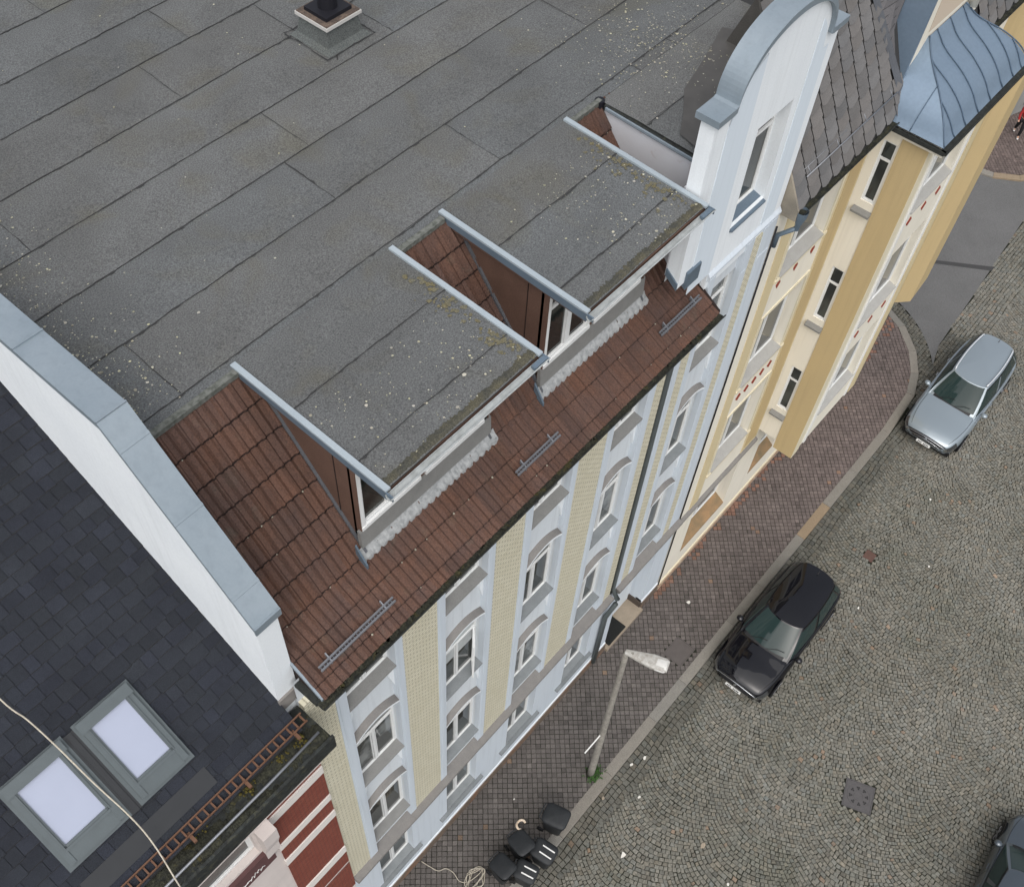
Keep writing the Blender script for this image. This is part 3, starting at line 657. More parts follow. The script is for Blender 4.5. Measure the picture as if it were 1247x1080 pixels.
# joints: irregular bitumen beads
b = MB()
def bead(mb, p, q, wd, z, amp=.012, blob=.12):
    p, q = Vector((*p, 0)), Vector((*q, 0)); L = (q - p).length; t = (q - p) / L; nn = Vector((-t.y, t.x, 0)); n = max(2, int(L / .07)); A = []; off_ = 0; ww = wd
    for i in range(n + 1):
        off_ = off_ * .8 + random.gauss(0, amp * .5); ww = max(.004, ww * .7 + .3 * wd + random.gauss(0, wd * .35))
        bl = 0
        if random.random() < blob * .15: bl = random.uniform(.01, .03)
        c = p + t * (L * i / n) + nn * off_; A.append([(c + nn * ww).to_tuple()[:2] + (z + .004,), (c - nn * (ww + bl)).to_tuple()[:2] + (z + .004,)])
    mb.grid(A)
for y in seams[:-1]: bead(b, (XR0, y - .055), (XR1, y - .055), .006, ZR + .016, .008, .8)
for i, xs in cross.items():
    for x in xs: bead(b, (x, seams[i] - .04), (x + .03, seams[i + 1] - .06), .006, ZR + .013, .008, .1)
bead(b, (9.97, 1.64), (12.6, 1.64), .009, ZR + .014); bead(b, (11.1, 2.62), (11.1, 2.86), .008, ZR + .014); bead(b, (12.2, 2.62), (12.2, 2.86), .008, ZR + .014)
b.build('bitumen_seam', m_seam, house)
# dark ponded patch by the gable
b = MB(); b.poly([(x, y, ZR + .022) for x, y in ((10.05, .7), (10.7, .45), (12.0, .45), (13.0, .6), (13.5, 1.75), (13.2, 2.3), (12.2, 2.0), (11.2, 1.75), (10.6, 1.35), (10.15, 1.1))]); b.build('damp_patch', mat('damp_bitumen', (0.080, 0.076, 0.071), .55, noise=.6, nscale=3), house)
# edge strips of the roof openings
b = MB(); b.box(.15, 1.83, 2.56, 2.66, ZR - .05, ZR + .035); b.box(4.99, 5.96, 2.56, 2.66, ZR - .05, ZR + .035); b.box(9.16, 9.95, 2.58, 2.67, ZR - .05, ZR + .035)
b.each('roof_edge_strip', mat('weathered_edge', (0.15, 0.155, 0.14), .8, noise=.9, nscale=14, col2=(.05, .055, .045)), house)
b = MB(); b.prism([(9.9, 2.5, ZR), (9.9, .62, ZR - .06), (9.9, .62, ZR - .16), (9.9, 2.5, ZR - .1)], (.14, 0, 0)); b.build('roof_edge_gutter', m_gut, house)
b = MB(); b.prism([(9.86, 2.45, ZR - .01), (9.86, .5, ZR - .07), (9.86, .5, ZR - .12), (9.86, 2.45, ZR - .06)], (.035, 0, 0)); b.box(9.86, 10.1, .49, .53, ZR - .12, ZR - .05); b.build('roof_edge_flashing', m_zinc, house)
b = MB(); b.tube([(9.93, 2.62, ZR - .35), (9.93, 2.62, ZR + .03)], .09, 12); b.build('roof_outlet', m_flue, house)

# dormers ----------------------------------------------------------------------
for di, (x0, x1) in enumerate(((1.83, 4.98), (5.98, 9.14))):
    yb, yf = 2.70, -.20; zb, zf = ZR + .02, ZR - .10; lean = lambda y: zb + (zf - zb) * (yb - y) / (yb - yf)
    b = MB()
    for (ya, yc, c) in ((-.17, .42, tint(.06, .02)), (.40, 1.62, tint(.06, .02)), (1.60, 2.72, tint(.06, .02))): sheet(b, x0 + .05, x1 - .05, ya, yc, lean(ya) + .02, lean(yc) + .008, c)
    dr = b.build('dormer_roof', [m_bit, m_seam], house, col=True)
    b = MB(); b.prism([(x0 + .04, yb, zb - .0), (x0 + .04, yf + .03, zf), (x0 + .04, yf + .03, zf - .2), (x0 + .04, yb, zb - .2)], (x1 - x0 - .08, 0, 0)); b.build('roof_board', m_cheek, dr)
    b = MB()
    for y in (.40, 1.60): bead(b, (x0 + .06, y - .01), (x1 - .06, y - .01), .008, lean(y) + .021, .012, .4)
    b.build('bitumen_seam', m_seam, dr)
    b = MB()   # yellow lichen stains on the upper right side, moss along the front
    for k in range(90):
        cx = x1 - .15 - abs(random.gauss(0, .16)); cy = random.choice([random.gauss(1.45, .35), random.gauss(.35, .25)])
        if not yf < cy < yb: continue
        q = [random.uniform(.5, 1.3) for _ in range(8)]; rr = random.uniform(.015, .05); zz = lean(cy) + .026
        b.poly([(cx + rr * q[i] * math.cos(i * .785), cy + rr * q[i] * math.sin(i * .785), zz + random.uniform(0, .004)) for i in range(8)])
    tag(b.build('lichen_stain', m_lostain, dr), kind='stuff')
    b = MB(); P = []
    for i in range(121):
        x = x0 + .06 + (x1 - x0 - .12) * i / 120; P.append([(x, -.02 + random.uniform(-.03, .03) , lean(0) + .024), (x, -.1, lean(-.1) + .04 + random.uniform(0, .012)), (x, -.15 + random.uniform(-.01, .01), lean(-.15) + .022)])
    b.grid(P); b.build('moss_strip', mat('mossy_edge', (0.052, 0.052, 0.044), .95, noise=.9, nscale=5, col2=(.088, .08, .052), fine=.4), dr)
    # zinc side flashings
    b = MB()
    for (xa, xb) in ((x0, x0 + .09), (x1 - .09, x1)):
        b.prism([(xa, yb + .02, zb + .05), (xa, yf, zf + .05), (xa, yf, zf + .01), (xa, yb + .02, zb + .01)], (xb - xa, 0, 0))
    b.each('verge_flashing', m_verge, dr)
    b = MB()
    for (xa, xb) in ((x0 + .003, x0 + .03), (x1 - .03, x1 - .003)):
        b.prism([(xa, yb - .1, zb + .01), (xa, yf, zf + .01), (xa, yf, zf - .14), (xa, yb - .1, zb - .12)], (xb - xa, 0, 0))
    b.each('verge_apron', m_zincd, dr)
    # front gutter
    b = MB(); G = []
    for x in (x0 - .02, x1 + .02):
        o_ = [(x, yf - .06 + .055 * math.cos(math.pi * k / 8), zf - .01 - .06 * math.sin(math.pi * k / 8)) for k in range(9)]
        i_ = [(x, yf - .06 + .047 * math.cos(math.pi * k / 8), zf - .01 - .052 * math.sin(math.pi * k / 8)) for k in range(8, -1, -1)]; G.append(o_ + i_)
    b.grid(G, 0, closed_v=True); [b.poly(q) for q in G]; b.tube([(x0 - .02, yf - .118, zf - .008), (x1 + .02, yf - .118, zf - .008)], .012, 6)
    b.build('dormer_gutter', mat('pale_grey_gutter', (.36, .38, .38), .55, noise=.6, nscale=8, col2=(.2, .21, .2)), dr)
    b = MB(); b.box(x0, x0 + .02, yf - .12, yf + .1, zf - .08, zf + .02); b.box(x1 - .02, x1, yf - .12, yf + .1, zf - .08, zf + .02); b.box(x1 - .28, x1 - .0, yf - .10, yf - .02, zf - .05, zf + .012); b.each('gutter_end', m_zincd, dr)
    # walls
    xl, xr, yw, zs = x0 + .19, x1 - .17, .62, 16.5
    b = MB()
    for (xa, xb) in ((xl, xl + .08), (xr - .08, xr)):
        b.prism([(xa, yw, 15.75), (xa, yw, 18.45), (xa, 2.66, 18.5), (xa, 1.5, 17.0), (xa, .8, 16.05)], (xb - xa, 0, 0))
        b.box(xa - .012 if xa == xl else xb, xa if xa == xl else xb + .012, .60, .70, 15.9, 18.42)
    ch = b.each('dormer_cheek', m_cheek, house)
    b = MB()
    for xa in (xl - .01, xr): 
        for k in range(1):   # vertical lap lines of the cladding
            y = 1.02 + k * .33; zt_ = 18.44; zb_ = 15.8 + (y - .55) * 1.33
            if zt_ - zb_ > .15: b.box(xa, xa + .01, y, y + .012, zb_, zt_)
    b.build('cladding_joint', m_tiled, ch)
    b = MB()   # lead soaker at the foot of each cheek
    for xa in (xl - .045, xr):
        b.prism([(xa, .55, 15.86), (xa, 2.6, 18.58), (xa, 2.6, 18.63), (xa, .5, 15.89)], (.045, 0, 0))
    b.each('cheek_flashing', m_valley, house)
    front = MB(); wl = [(xl + .02, xl + 1.22), (xr - 1.42, xr - .12)]
    wall(front, (0, yw, 0), UX, NY, xl, xr, 15.75, 18.42, [(a_, c_, zs, 18.3, .08) for a_, c_ in wl]); front.box(xl, xr, yw + .09, yw + .14, 15.75, 18.42); fo = front.build('dormer_front', m_cheek, house)
    for a_, c_ in wl: 
        f_ = window(fo, (0, yw, 0), UX, NY, a_, c_, zs + .0, 18.3, .07, casements=2, transom=.7, fw=.075)
        wb = MB(); wb.box(a_ - .02, c_ + .02, yw - .035, yw + .0, zs - .06, zs + .02); wb.box(a_ - .02, a_ + .05, yw - .02, yw, zs, 18.3); wb.box(c_ - .05, c_ + .02, yw - .02, yw, zs, 18.3); wb.build('casing', m_wood, f_)
    # side window seen at the cheek corner of the front
    b = MB(); b.prism([(xl - .05, .6, 16.44), (xl - .05, .575, 16.02), (xl - .05, .66, 16.0), (xl - .05, .66, 16.44)], (xr - xl + .12, 0, 0)); b.build('sheet_sill', m_sill, fo)
    b = MB(); P = []; n = 160
    for i in range(n + 1):
        x = xl - .12 + (xr - xl + .26) * i / n; ph = (x / .15) * math.pi; sc_l = .013 * abs(math.sin(ph)); rw = random.uniform(-.006, .006)
        P.append([(x, .60, 16.04), (x, .585 + rw * .5, 15.99), (x, .55 + rw - sc_l * .3, 15.94), (x, .485 - sc_l + rw, 15.89 + .006 * math.sin(ph * 2)), (x, .485 - sc_l + rw, 15.78)])
    b.grid(P); b.build('lead_apron', m_lead, fo, smooth=True)
    b = MB(); b.prism([(xl - .16, .40, 15.74), (xl - .16, .62, 15.9), (xl - .16, .62, 16.2), (xl - .16, .40, 15.84)], (.03, 0, 0)); b.build('apron_upstand', m_zincd, fo)

# firewall parapet at the left gable -------------------------------------------
CP = [(.16, 17.32), (2.30, 19.78), (14.6, 20.05)]
b = MB(); b.prism([(-.25, .2, 14.0), (-.25, .2, 17.28), (-.25, 2.30, 19.72), (-.25, 14.6, 20.0), (-.25, 14.6, 13.0), (-.25, .2, 13.0)], (.36, 0, 0))
fw = b.build('firewall', m_white, house)
b = MB(); b.box(-.27, .12, .16, .2, 14.55, 14.9); b.build('corbel_stone', mat('stained_stone', (.24, .225, .21), .9, noise=.6, nscale=5), fw)
b = MB()
def copseg(mb, p, q, x0=-.285, x1=.15, t=.045, hang=.06):
    (ya, za), (yc, zc) = p, q
    mb.prism([(x0, ya, za), (x0, yc, zc), (x0, yc, zc + t), (x0, ya, za + t)], (x1 - x0, 0, 0))
    for xx in (x0, x1 - .012): mb.prism([(xx, ya, za - hang), (xx, yc, zc - hang), (xx, yc, zc), (xx, ya, za)], (.012, 0, 0))
copseg(b, CP[0], CP[1]); copseg(b, CP[1], CP[2]); b.box(-.285, .15, .13, .16, 17.2, 17.36)
# seams
for t in (.14, .52, .86):
    y = .16 + (2.3 - .16) * t; z = 17.32 + 2.46 * t; b.prism([(-.287, y, z + .04), (-.287, y + .03, z + .075), (-.287, y + .03, z + .09), (-.287, y, z + .055)], (.44, 0, 0))
for y in (2.30, 3.9, 6.2, 8.4): b.box(-.287, .152, y, y + .025, 19.80 + (y - 2.3) * .022, 19.85 + (y - 2.3) * .022)
b.build('coping', m_zinc, fw)

# curved street gable --------------------------------------------------------------
gx0, gx1, gyb = 9.2, 12.87, .30
arc = [(9.2, 20.0), (9.55, 20.0)]
ca, cr_ = (9.62, 12.42), 1.02
for k in range(0, 45):
    q = math.pi - math.pi * k / 44; arc.append(((ca[0] + ca[1]) / 2 + (ca[1] - ca[0]) / 2 * math.cos(q), 20.02 + cr_ * math.sin(q) ** .9 if math.sin(q) > 0 else 20.02))
arc += [(12.45, 20.0), (gx1, 20.0)]
b = MB(); op = (10.76, 11.88, 16.78, 18.95, .3); 
# front faces: columns between x stations, leaving the window
def gz(x):
    for (xa, za), (xb, zb_) in zip(arc[:-1], arc[1:]):
        if xa <= x <= xb and xb > xa: return za + (zb_ - za) * (x - xa) / (xb - xa)
    return 20.0
stx = sorted({*[round(p[0], 4) for p in arc], op[0], op[1], 9.95, 10.34})
for a_, c_ in zip(stx[:-1], stx[1:]):
    m_ = (a_ + c_) / 2; za, zc = gz(a_ + 1e-5), gz(c_ - 1e-5)
    zl = 15.5 if m_ > 10.34 else (16.05 if m_ > 9.95 else 16.4)
    if op[0] < m_ < op[1]:
        b.poly([(a_, .03, zl), (c_, .03, zl), (c_, .03, op[2]), (a_, .03, op[2])]); b.poly([(a_, .03, op[3]), (c_, .03, op[3]), (c_, .03, zc), (a_, .03, za)])
    else: b.poly([(a_, .03, zl), (c_, .03, zl), (c_, .03, zc), (a_, .03, za)])
    b.poly([(a_, gyb, zl), (a_, gyb, za), (c_, gyb, zc), (c_, gyb, zl)]); b.poly([(a_, .03, za), (c_, .03, zc), (c_, gyb, zc), (a_, gyb, za)])
b.poly([(9.95, .03, 16.05), (9.95, gyb, 16.2), (9.95, gyb, 16.6), (9.95, .03, 16.4)]); b.poly([(10.34, .03, 15.3), (10.34, gyb, 15.3), (10.34, gyb, 16.2), (10.34, .03, 16.05)]); b.poly([(9.95, .03, 16.05), (9.95, gyb, 16.2), (10.34, gyb, 16.2), (10.34, .03, 16.05)]); b.poly([(gx0, .03, 16.4), (gx0, gyb, 16.6), (9.95, gyb, 16.6), (9.95, .03, 16.4)])
b.poly([(gx0, .03, 16.4), (gx0, gyb, 16.6), (gx0, gyb, 20.0), (gx0, .03, 20.0)])
for xx, s_1 in ((gx1, -1),): b.poly([(xx, .03, 14.9), (xx, gyb, 14.9), (xx, gyb, 20.0), (xx, .03, 20.0)][::s_1])
for (pa, pb) in (((op[0], op[2]), (op[0], op[3])), ((op[0], op[3]), (op[1], op[3])), ((op[1], op[3]), (op[1], op[2])), ((op[1], op[2]), (op[0], op[2]))):
    b.poly([(pa[0], .03, pa[1]), (pa[0], .33, pa[1]), (pb[0], .33, pb[1]), (pb[0], .03, pb[1])])
gab = b.build('gable', m_white, house)
b = MB(); b.box(9.93, 9.99, .33, 2.5, 15.5, 18.5); b.box(gx0 + .01, 9.97, .285, .33, 16.55, 18.55); b.build('gable_return_wall', mat('pink_grey_render', (.56, .57, .60), .85, noise=.5, nscale=2, col2=(.50, .49, .50), grime=((.3, .2, .17), 3.5, .6, .75, .6)), house)
b = MB()
for (xa, xb, zt_) in ((9.62, 10.35, None), (12.12, 12.6, None)):
    n = 8; P = []
    for i in range(n + 1):
        x = xa + (xb - xa) * i / n; P.append([(x, .018, 15.95), (x, .018, gz(x) - .35)])
    b.grid(P); 
    b.poly([(xa, .018, 15.95), (xa, .03, 15.95), (xa, .03, gz(xa) - .35), (xa, .018, gz(xa) - .35)]); b.poly([(xb, .018, 15.95), (xb, .018, gz(xb) - .35), (xb, .03, gz(xb) - .35), (xb, .03, 15.95)])
b.each('painted_pilaster', mat('pale_blue_band', (.61, .675, .73), .8, streak=.15), gab)
window(gab, (0, .03, 0), UX, NY, op[0], op[1], op[2] + .02, op[3], .3, casements=1, transom=.72, sill=.1, sill_m=m_zincd, sill_out=.06, fw=.06)
b = MB(); A = []
pts = [(9.1, 20.0), (9.55, 20.0)] + arc[2:-2] + [(12.5, 20.0), (12.95, 20.0)]
prev = None; sect = []
for i, (x, z) in enumerate(pts):
    z += .0
    sect.append([(x, -.06, z - .07), (x, -.06, z + .05), (x, gyb + .07, z + .05), (x, gyb + .07, z - .07)])
b.grid(sect); b.poly(sect[0]); b.poly(sect[-1][::-1]); b.grid([[s[0], s[3]] for s in sect])
b.build('coping', m_zinc, gab, smooth=False)
b = MB(); b.prism([(9.42, -.02, 16.25), (9.42, .2, 16.40), (9.42, .2, 16.72), (9.42, -.02, 16.64)], (.42, 0, 0)); b.prism([(9.17, .03, 16.38), (9.17, .3, 16.6), (9.17, .3, 16.75), (9.17, .03, 16.53)], (.03, 0, 0)); b.build('foot_flashing', m_zincd, gab)
b = MB(); b.prism([(10.36, .03, 15.93), (10.36, -.03, 15.84), (10.36, -.03, 15.79), (10.36, .02, 15.7), (10.36, .12, 15.7), (10.36, .12, 15.93)], (gx1 - 10.36, 0, 0)); b.build('string_course', m_blue, gab)

# roof chimney ---------------------------------------------------------------------------
b = MB(); b.prism([(7.62, 6.82, ZR + .012), (8.52, 6.82, ZR + .012), (8.52, 7.68, ZR + .012), (7.62, 7.68, ZR + .012)], (0, 0, .012), 0)
r0 = [(7.55, 6.74), (8.6, 6.74), (8.6, 7.76), (7.55, 7.76)]; r1 = [(7.66, 6.86), (8.5, 6.86), (8.5, 7.65), (7.66, 7.65)]; r2 = [(7.72, 6.92), (8.44, 6.92), (8.44, 7.6), (7.72, 7.6)]
b.grid([[(*p, ZR + .02) for p in r0], [(*p, ZR + .09) for p in r1], [(*p, ZR + .42) for p in r2]], 0, closed_v=True)
chm = b.build('chimney', m_bit, house)
me = chm.data; at = me.color_attributes.new('tint', 'FLOAT_COLOR', 'CORNER'); at.data.foreach_set('color', [.9, .95, .93, 1.0] * len(me.loops))
b = MB(); c0 = [(7.5, 6.7), (8.65, 6.7), (8.65, 7.8), (7.5, 7.8)]
for p, q in zip(c0, c0[1:] + c0[:1]): bead(b, p, q, .01, ZR + .03, .02)
bead(b, (7.72, 6.72), (7.62, 6.6), .008, ZR + .02); b.build('bitumen_seam', m_seam, chm)
b = MB(); b.box(7.66, 8.50, 6.86, 7.66, ZR + .41, ZR + .47); b.build('slab_edge', mat('pale_slab_edge', (.45, .44, .42), .8), chm)
b = MB(); b.box(7.68, 8.48, 6.88, 7.64, ZR + .47, ZR + .49); b.build('slab_top', mat('rusty_slab', (.12, .09, .07), .9, noise=.9, nscale=8, col2=(.05, .04, .036), fine=.3), chm)
b = MB(); b.box(7.78, 8.38, 6.98, 7.54, ZR + .49, ZR + .56); b.tube([(8.08, 7.26, ZR + .5), (8.08, 7.26, ZR + 1.5)], .17, 16); b.tube([(8.08, 7.26, ZR + 1.5), (8.08, 7.26, ZR + 1.56)], .23, 16); b.build('flue', m_flue, chm)

# lichen on the roof: countless specks
b = MB()
def spot(mb, x, y, z, r):
    q = [random.uniform(.6, 1.3) for _ in range(6)]; k = random.uniform(.55, 1.15); c = (k, k * random.uniform(.95, 1.0), k * random.uniform(.75, 1.0))
    mb.poly([(x + r * q[i] * math.cos(i * 1.047), y + r * q[i] * math.sin(i * 1.047), z) for i in range(6)], 0, c)
for _ in range(1850):
    m_ = random.random() if _ < 1500 else .5
    if m_ < .40:  x, y, z = .25 + abs(random.gauss(0, .55)), random.uniform(2.8, 8.0), ZR + .03
    elif m_ < .66: x, y, z = random.gauss(11.9, .8), random.gauss(3.0, .8), ZR + .03
    elif m_ < .82: x, y, z = min(9.0, random.gauss(8.1, .7)), random.uniform(-.1, 2.0), ZR - .0
    elif m_ < .93: x, y, z = random.uniform(2.0, 4.8), random.uniform(-.1, 1.4), ZR
    else: x, y, z = random.uniform(.5, 12), random.uniform(2.8, 11), ZR + .03
    if y < 2.62:
        if x < 9.95:
            if not (1.95 < x < 4.85 or 6.1 < x < 9.02): continue
            z = (ZR + .02) + (-.12) * (2.70 - y) / 2.9 + .032
        elif y < .7 or x > 12.6: continue
    spot(b, x, y, z, abs(random.gauss(0, .008)) + .0045)
tag(b.build('lichen', m_lich, house, col=True), kind='stuff')

# ================================================================== LEFT TOWN HOUSE
left = empty('town_house', (-4.5, 0, 0), 'red brick and white house with charcoal shingle roof and two roof windows', 'house')
SL = .668
def sz(y): return 14.8 + SL * (y - .2)
b = MB(); nrow = 56; sl = math.hypot(1, SL); rl = .19; x_lo, x_hi = -12.0, -.25
for r_ in range(nrow):
    y0 = -.22 + r_ * .165; y1 = y0 + .165
    x = x_lo - random.random() * .3
    while x < x_hi:
        L = random.choice([.22, .26, .30, .18, .34]); xe = min(x + L - .006, x_hi); xs_ = max(x, x_lo)
        if xe > xs_ + .02:
            h = random.choice([.010, .014, .018]); nz_ = 1 / sl; ny_ = -SL / sl; kk = random.uniform(.86, 1.16)
            c = (kk, kk, kk * random.uniform(.96, 1.06)); d_ = random.uniform(0, .03)
            A = (xs_, y0 - d_ + ny_ * (h + .006), sz(y0 - d_) + nz_ * (h + .006)); B = (xe, A[1], A[2]); Cc = (xe, y1, sz(y1) + .004); D = (xs_, y1, sz(y1) + .004)
            b.poly([A, B, Cc, D], 0, c); b.poly([(A[0], A[1], A[2] - .03), (B[0], B[1], B[2] - .03), B, A], 1, c); b.poly([B, (B[0], B[1], B[2] - .03), (Cc[0], Cc[1], Cc[2] - .02), Cc], 1, c)
        x += L
b.build('shingle_roof', [m_slate, m_seam], left, col=True)
b = MB(); b.prism([(x_lo, -.22, 14.49), (x_lo, 9.0, sz(9.0) - .03), (x_lo, 9.0, 12), (x_lo, .1, 12)], (x_hi - x_lo, 0, 0)); b.build('roof_deck', m_seam, left)
# brick and render street wall
b = MB(); ho = [(-2.75, -1.55, 10.95, 12.0, .22), (-2.75, -1.55, 6.6, 8.6, .22)]
wall(b, (0, 0, 0), UX, NY, -12, -.004, .0, 12.15, ho); b.box(-12, -.01, .3, 9, 0, 12.6, skip='b'); b.build('wall', m_pink, left)
pn = MB()
for (z0, z1) in ((11.98, 12.13), (10.47, 11.66), (9.55, 10.2), (7.1, 9.22), (5.9, 6.7), (3.9, 5.7)): pn.box(-1.22, -.006, -.03, .0, z0, z1)
pn.each('brick_panel', m_red, left)
b = MB()
for (z0, z1) in ((11.67, 11.97), (10.21, 10.46), (9.23, 9.54), (6.72, 7.08)): b.box(-1.24, -.006, -.055, .0, z0, z1)
b.each('render_band', mat('white_band', (.68, .64, .60), .8, streak=.1), left)
b = MB(); b.prism([(-1.5, .0, 12.1), (-1.5, -.28, 12.1), (-1.5, -.26, 11.6), (-1.5, -.12, 11.0), (-1.5, -.10, 10.6), (-1.5, 0, 10.5)], (.28, 0, 0)); b.build('console', m_pink, left)
f_ = window(left, (0, 0, 0), UX, NY, -2.75, -1.55, 10.97, 12.0, .2, casements=1, fw=.07); f_ = window(left, (0, 0, 0), UX, NY, -2.75, -1.55, 6.62, 8.6, .2, casements=2)
b = MB(); b.box(-2.8, -1.35, -.08, .0, 10.25, 10.86); pnl = b.build('window_apron', m_dred, left)
b = MB()
for k in range(9):
    x = -2.3 + k * .075; b.tube([(x, -.085, 10.42 + .05 * math.sin(k * 2)), (x + .05, -.085, 10.5 + .06 * math.cos(k)), (x + .1, -.085, 10.44)], .008, 5)
b.build('painted_ornament', m_wht, pnl)
# wide blackened box gutter
b = MB(); b.box(-12, -.0, -.6, .16, 13.98, 14.3); b.box(-12, .02, -.62, -.57, 13.95, 14.36); gt = b.build('box_gutter', m_gut, left)
b = MB(); P = []
for i in range(240):
    x = -12 + 11.98 * i / 239; P.append([(x, -.56 + .5 * j / 6, 14.305 + random.uniform(0, .03) + .03 * math.sin(x * 3 + j)) for j in range(7)])
b.grid(P); b.build('gutter_silt', m_silt, gt)
b = MB(); b.tube([(-12, -.44, 14.4), (-1.1, -.44, 14.4), (-.1, -.42, 14.42)], .022, 8); b.build('gutter_pipe', m_galv, gt, smooth=True)
b = MB()
for (cx, cy, n) in ((-.35, -.3, 26), (-.75, -.25, 22), (-1.35, -.22, 18), (-2.2, -.2, 12)):
    for k in range(n):
        x, y = random.gauss(cx, .07), random.gauss(cy, .05); r_ = random.uniform(.01, .03); z = 14.34
        P = [[(x + r_ * math.cos(q) * math.cos(e), y + r_ * math.sin(q) * math.cos(e), z + r_ * math.sin(e)) for q in np.linspace(0, 5.2, 6)] for e in (0, .6, 1.2, 1.5)]
        b.grid(P, closed_v=True)
b.build('moss_tuft', m_moss, gt)
b = MB(); b.box(-12, 0.0, -.05, .0, 12.13, 12.24); b.box(-12, .0, -.58, .02, 13.9, 13.96); b.prism([(-12, -.5, 13.9), (-12, -.02, 12.25), (-12, 0.2, 12.25), (-12, 0.2, 13.9)], (12, 0, 0)); b.build('eaves_moulding', m_pink, left)
# rusty ladder snow guard
b = MB(); yy, zz = -.2, 14.58
b.box(-12, -.12, yy + .10, yy + .12, zz + .06, zz + .09); b.box(-12, -.12, yy - .03, yy - .01, zz - .01, zz + .02)
x = -12
while x < -.15: b.box(x, x + .025, yy - .02, yy + .11, zz + .0, zz + .05); x += .13
for x in (-.4, -1.35, -2.35, -3.4): b.box(x, x + .05, yy - .14, yy + .14, zz - .06, zz - .01)
b.build('snow_guard', m_rust, left)
# roof windows
SV = Vector((0, -1 / sl, -SL / sl)); SN = Vector((0, -SL / sl, 1 / sl)); XV = Vector((1, 0, 0))
for (x0, x1) in ((-3.62, -2.74), (-2.46, -1.66)):
    yt = 1.62; O = Vector((x0, yt, sz(yt))) + SN * .02; Wd = x1 - x0; H = 1.36
    b = MB(); t = .09
    def ob(u0, u1, v0, v1, h0, h1, mb=None): (mb or b).obox(O + XV * u0 + SV * v0 + SN * h0, XV * (u1 - u0), SV * (v1 - v0), SN * (h1 - h0))
    ob(-.06, Wd + .06, -.05, H + .05, 0, .03)
    ob(0, Wd, 0, t, .03, .11); ob(0, t, t, H - .02, .03, .09); ob(Wd - t, Wd, t, H - .02, .03, .09); ob(t, Wd - t, H - .22, H - .0, .03, .075)
    ob(-.02, Wd + .02, -.03, .14, .11, .125); ob(t, Wd - t, H - .24, H - .20, .075, .095)
    for u in (t - .015, Wd - t + .0): ob(u, u + .015, t, H - .24, .09, .11)
    sk = b.build('roof_window', m_cov, left)
    g = MB(); ob(t, Wd - t, t + .02, H - .24, .05, .062, g); g.build('pane', m_skyglass, sk)
    g = MB(); ob(t - .0, t + .03, t, H - .24, .05, .085, g); ob(Wd - t - .03, Wd - t, t, H - .24, .05, .085, g); ob(t, Wd - t, H - .28, H - .24, .05, .085, g); g.build('sash', m_cov, sk)
b = MB(); ob2 = lambda x0, x1, y, H, h0, h1: b.obox(Vector((x0, y, sz(y))) + SN * h0, XV * (x1 - x0), SV * H, SN * (h1 - h0))
ob2(-2.70, -2.50, 1.62, 1.42, .02, .045); ob2(-2.64, -2.56, 1.62, 1.42, .045, .06); ob2(-3.7, -1.6, .28, .3, .018, .026); b.build('window_flashing', mat('dark_flashing_sheet', (.026, .028, .031), .6, noise=.5, nscale=3), left)
# cable across the roof
b = MB(); pc = [(-2.93, 3.4, sz(3.4) + .5), (-2.91, 2.22, 16.6), (-2.84, 1.84, 16.35), (-2.80, 1.42, 16.06), (-2.77, .85, 15.68), (-2.72, .3, 15.25), (-2.74, -.1, 14.95), (-2.85, -.67, 14.66), (-2.9, -.75, 13.0), (-2.9, -.3, 9.0), (-2.9, -.1, 3.0)]
def smooth_pts(P, n=6):
    P = [Vector(p) for p in P]; out = []
    for i in range(len(P) - 1):
        p0, p1, p2, p3 = P[max(i - 1, 0)], P[i], P[i + 1], P[min(i + 2, len(P) - 1)]
        for k in range(n):
            t = k / n; out.append(.5 * ((2 * p1) + (-p0 + p2) * t + (2 * p0 - 5 * p1 + 4 * p2 - p3) * t * t + (-p0 + 3 * p1 - 3 * p2 + p3) * t ** 3))
    return out + [P[-1]]
b.tube(smooth_pts(pc), .011, 6); tag(b.build('overhead_cable', m_cable, smooth=True), 'thin cream cable hanging down across the charcoal shingle roof over its roof windows', 'cable')

# ================================================================== YELLOW CORNER HOUSE
yel = empty('corner_house', (19, 0, 0), 'cream and ochre corner house with blue zinc bell roof over its projecting bay', 'house')
YX0, YX1 = 12.90, 25.2
b = MB(); yw_ = [(14.0, 15.97, 13.15, 15.35, .3), (14.0, 15.97, 9.2, 11.75, .3), (14.0, 15.97, 5.4, 7.95, .3)]
yr_ = [(22.0, 23.6, z, z + 2.2, .25) for z in (13.2, 9.25, 5.45)]
wall(b, (0, 0, 0), UX, NY, YX0, YX1, 4.0, 15.75, yw_ + yr_); b.poly([(YX1, 0, 0), (YX1, 14, 0), (YX1, 14, 15.8), (YX1, 0, 15.8)])
b.box(YX0, YX1 - .01, .4, 14, 0, 15.7, skip='b'); b.poly([(YX0, 0, 0), (YX0, 0, 15.8), (YX0, .42, 15.8), (YX0, .42, 0)])
b.build('wall', m_cream2, yel)
b = MB(); gy = [(13.9, 16.3, 1.15, 3.5, .42), (17.7, 19.2, 1.3, 3.2, .35), (20.3, 22.6, 1.1, 3.4, .35)]
wall(b, (0, 0, 0), UX, NY, YX0, YX1, .3, 4.0, gy); b.build('ground_floor_wall', m_cream2, yel)
b = MB(); b.box(YX0, YX1, -.06, .2, 0, .22); b.build('plinth', mat('stained_plinth', (.42, .34, .26), .9, noise=.8, nscale=4, col2=(.3, .18, .11)), yel)
b = MB(); b.box(YX0, YX1, -.035, .2, .22, .32); b.build('plinth_band', m_cream, yel)
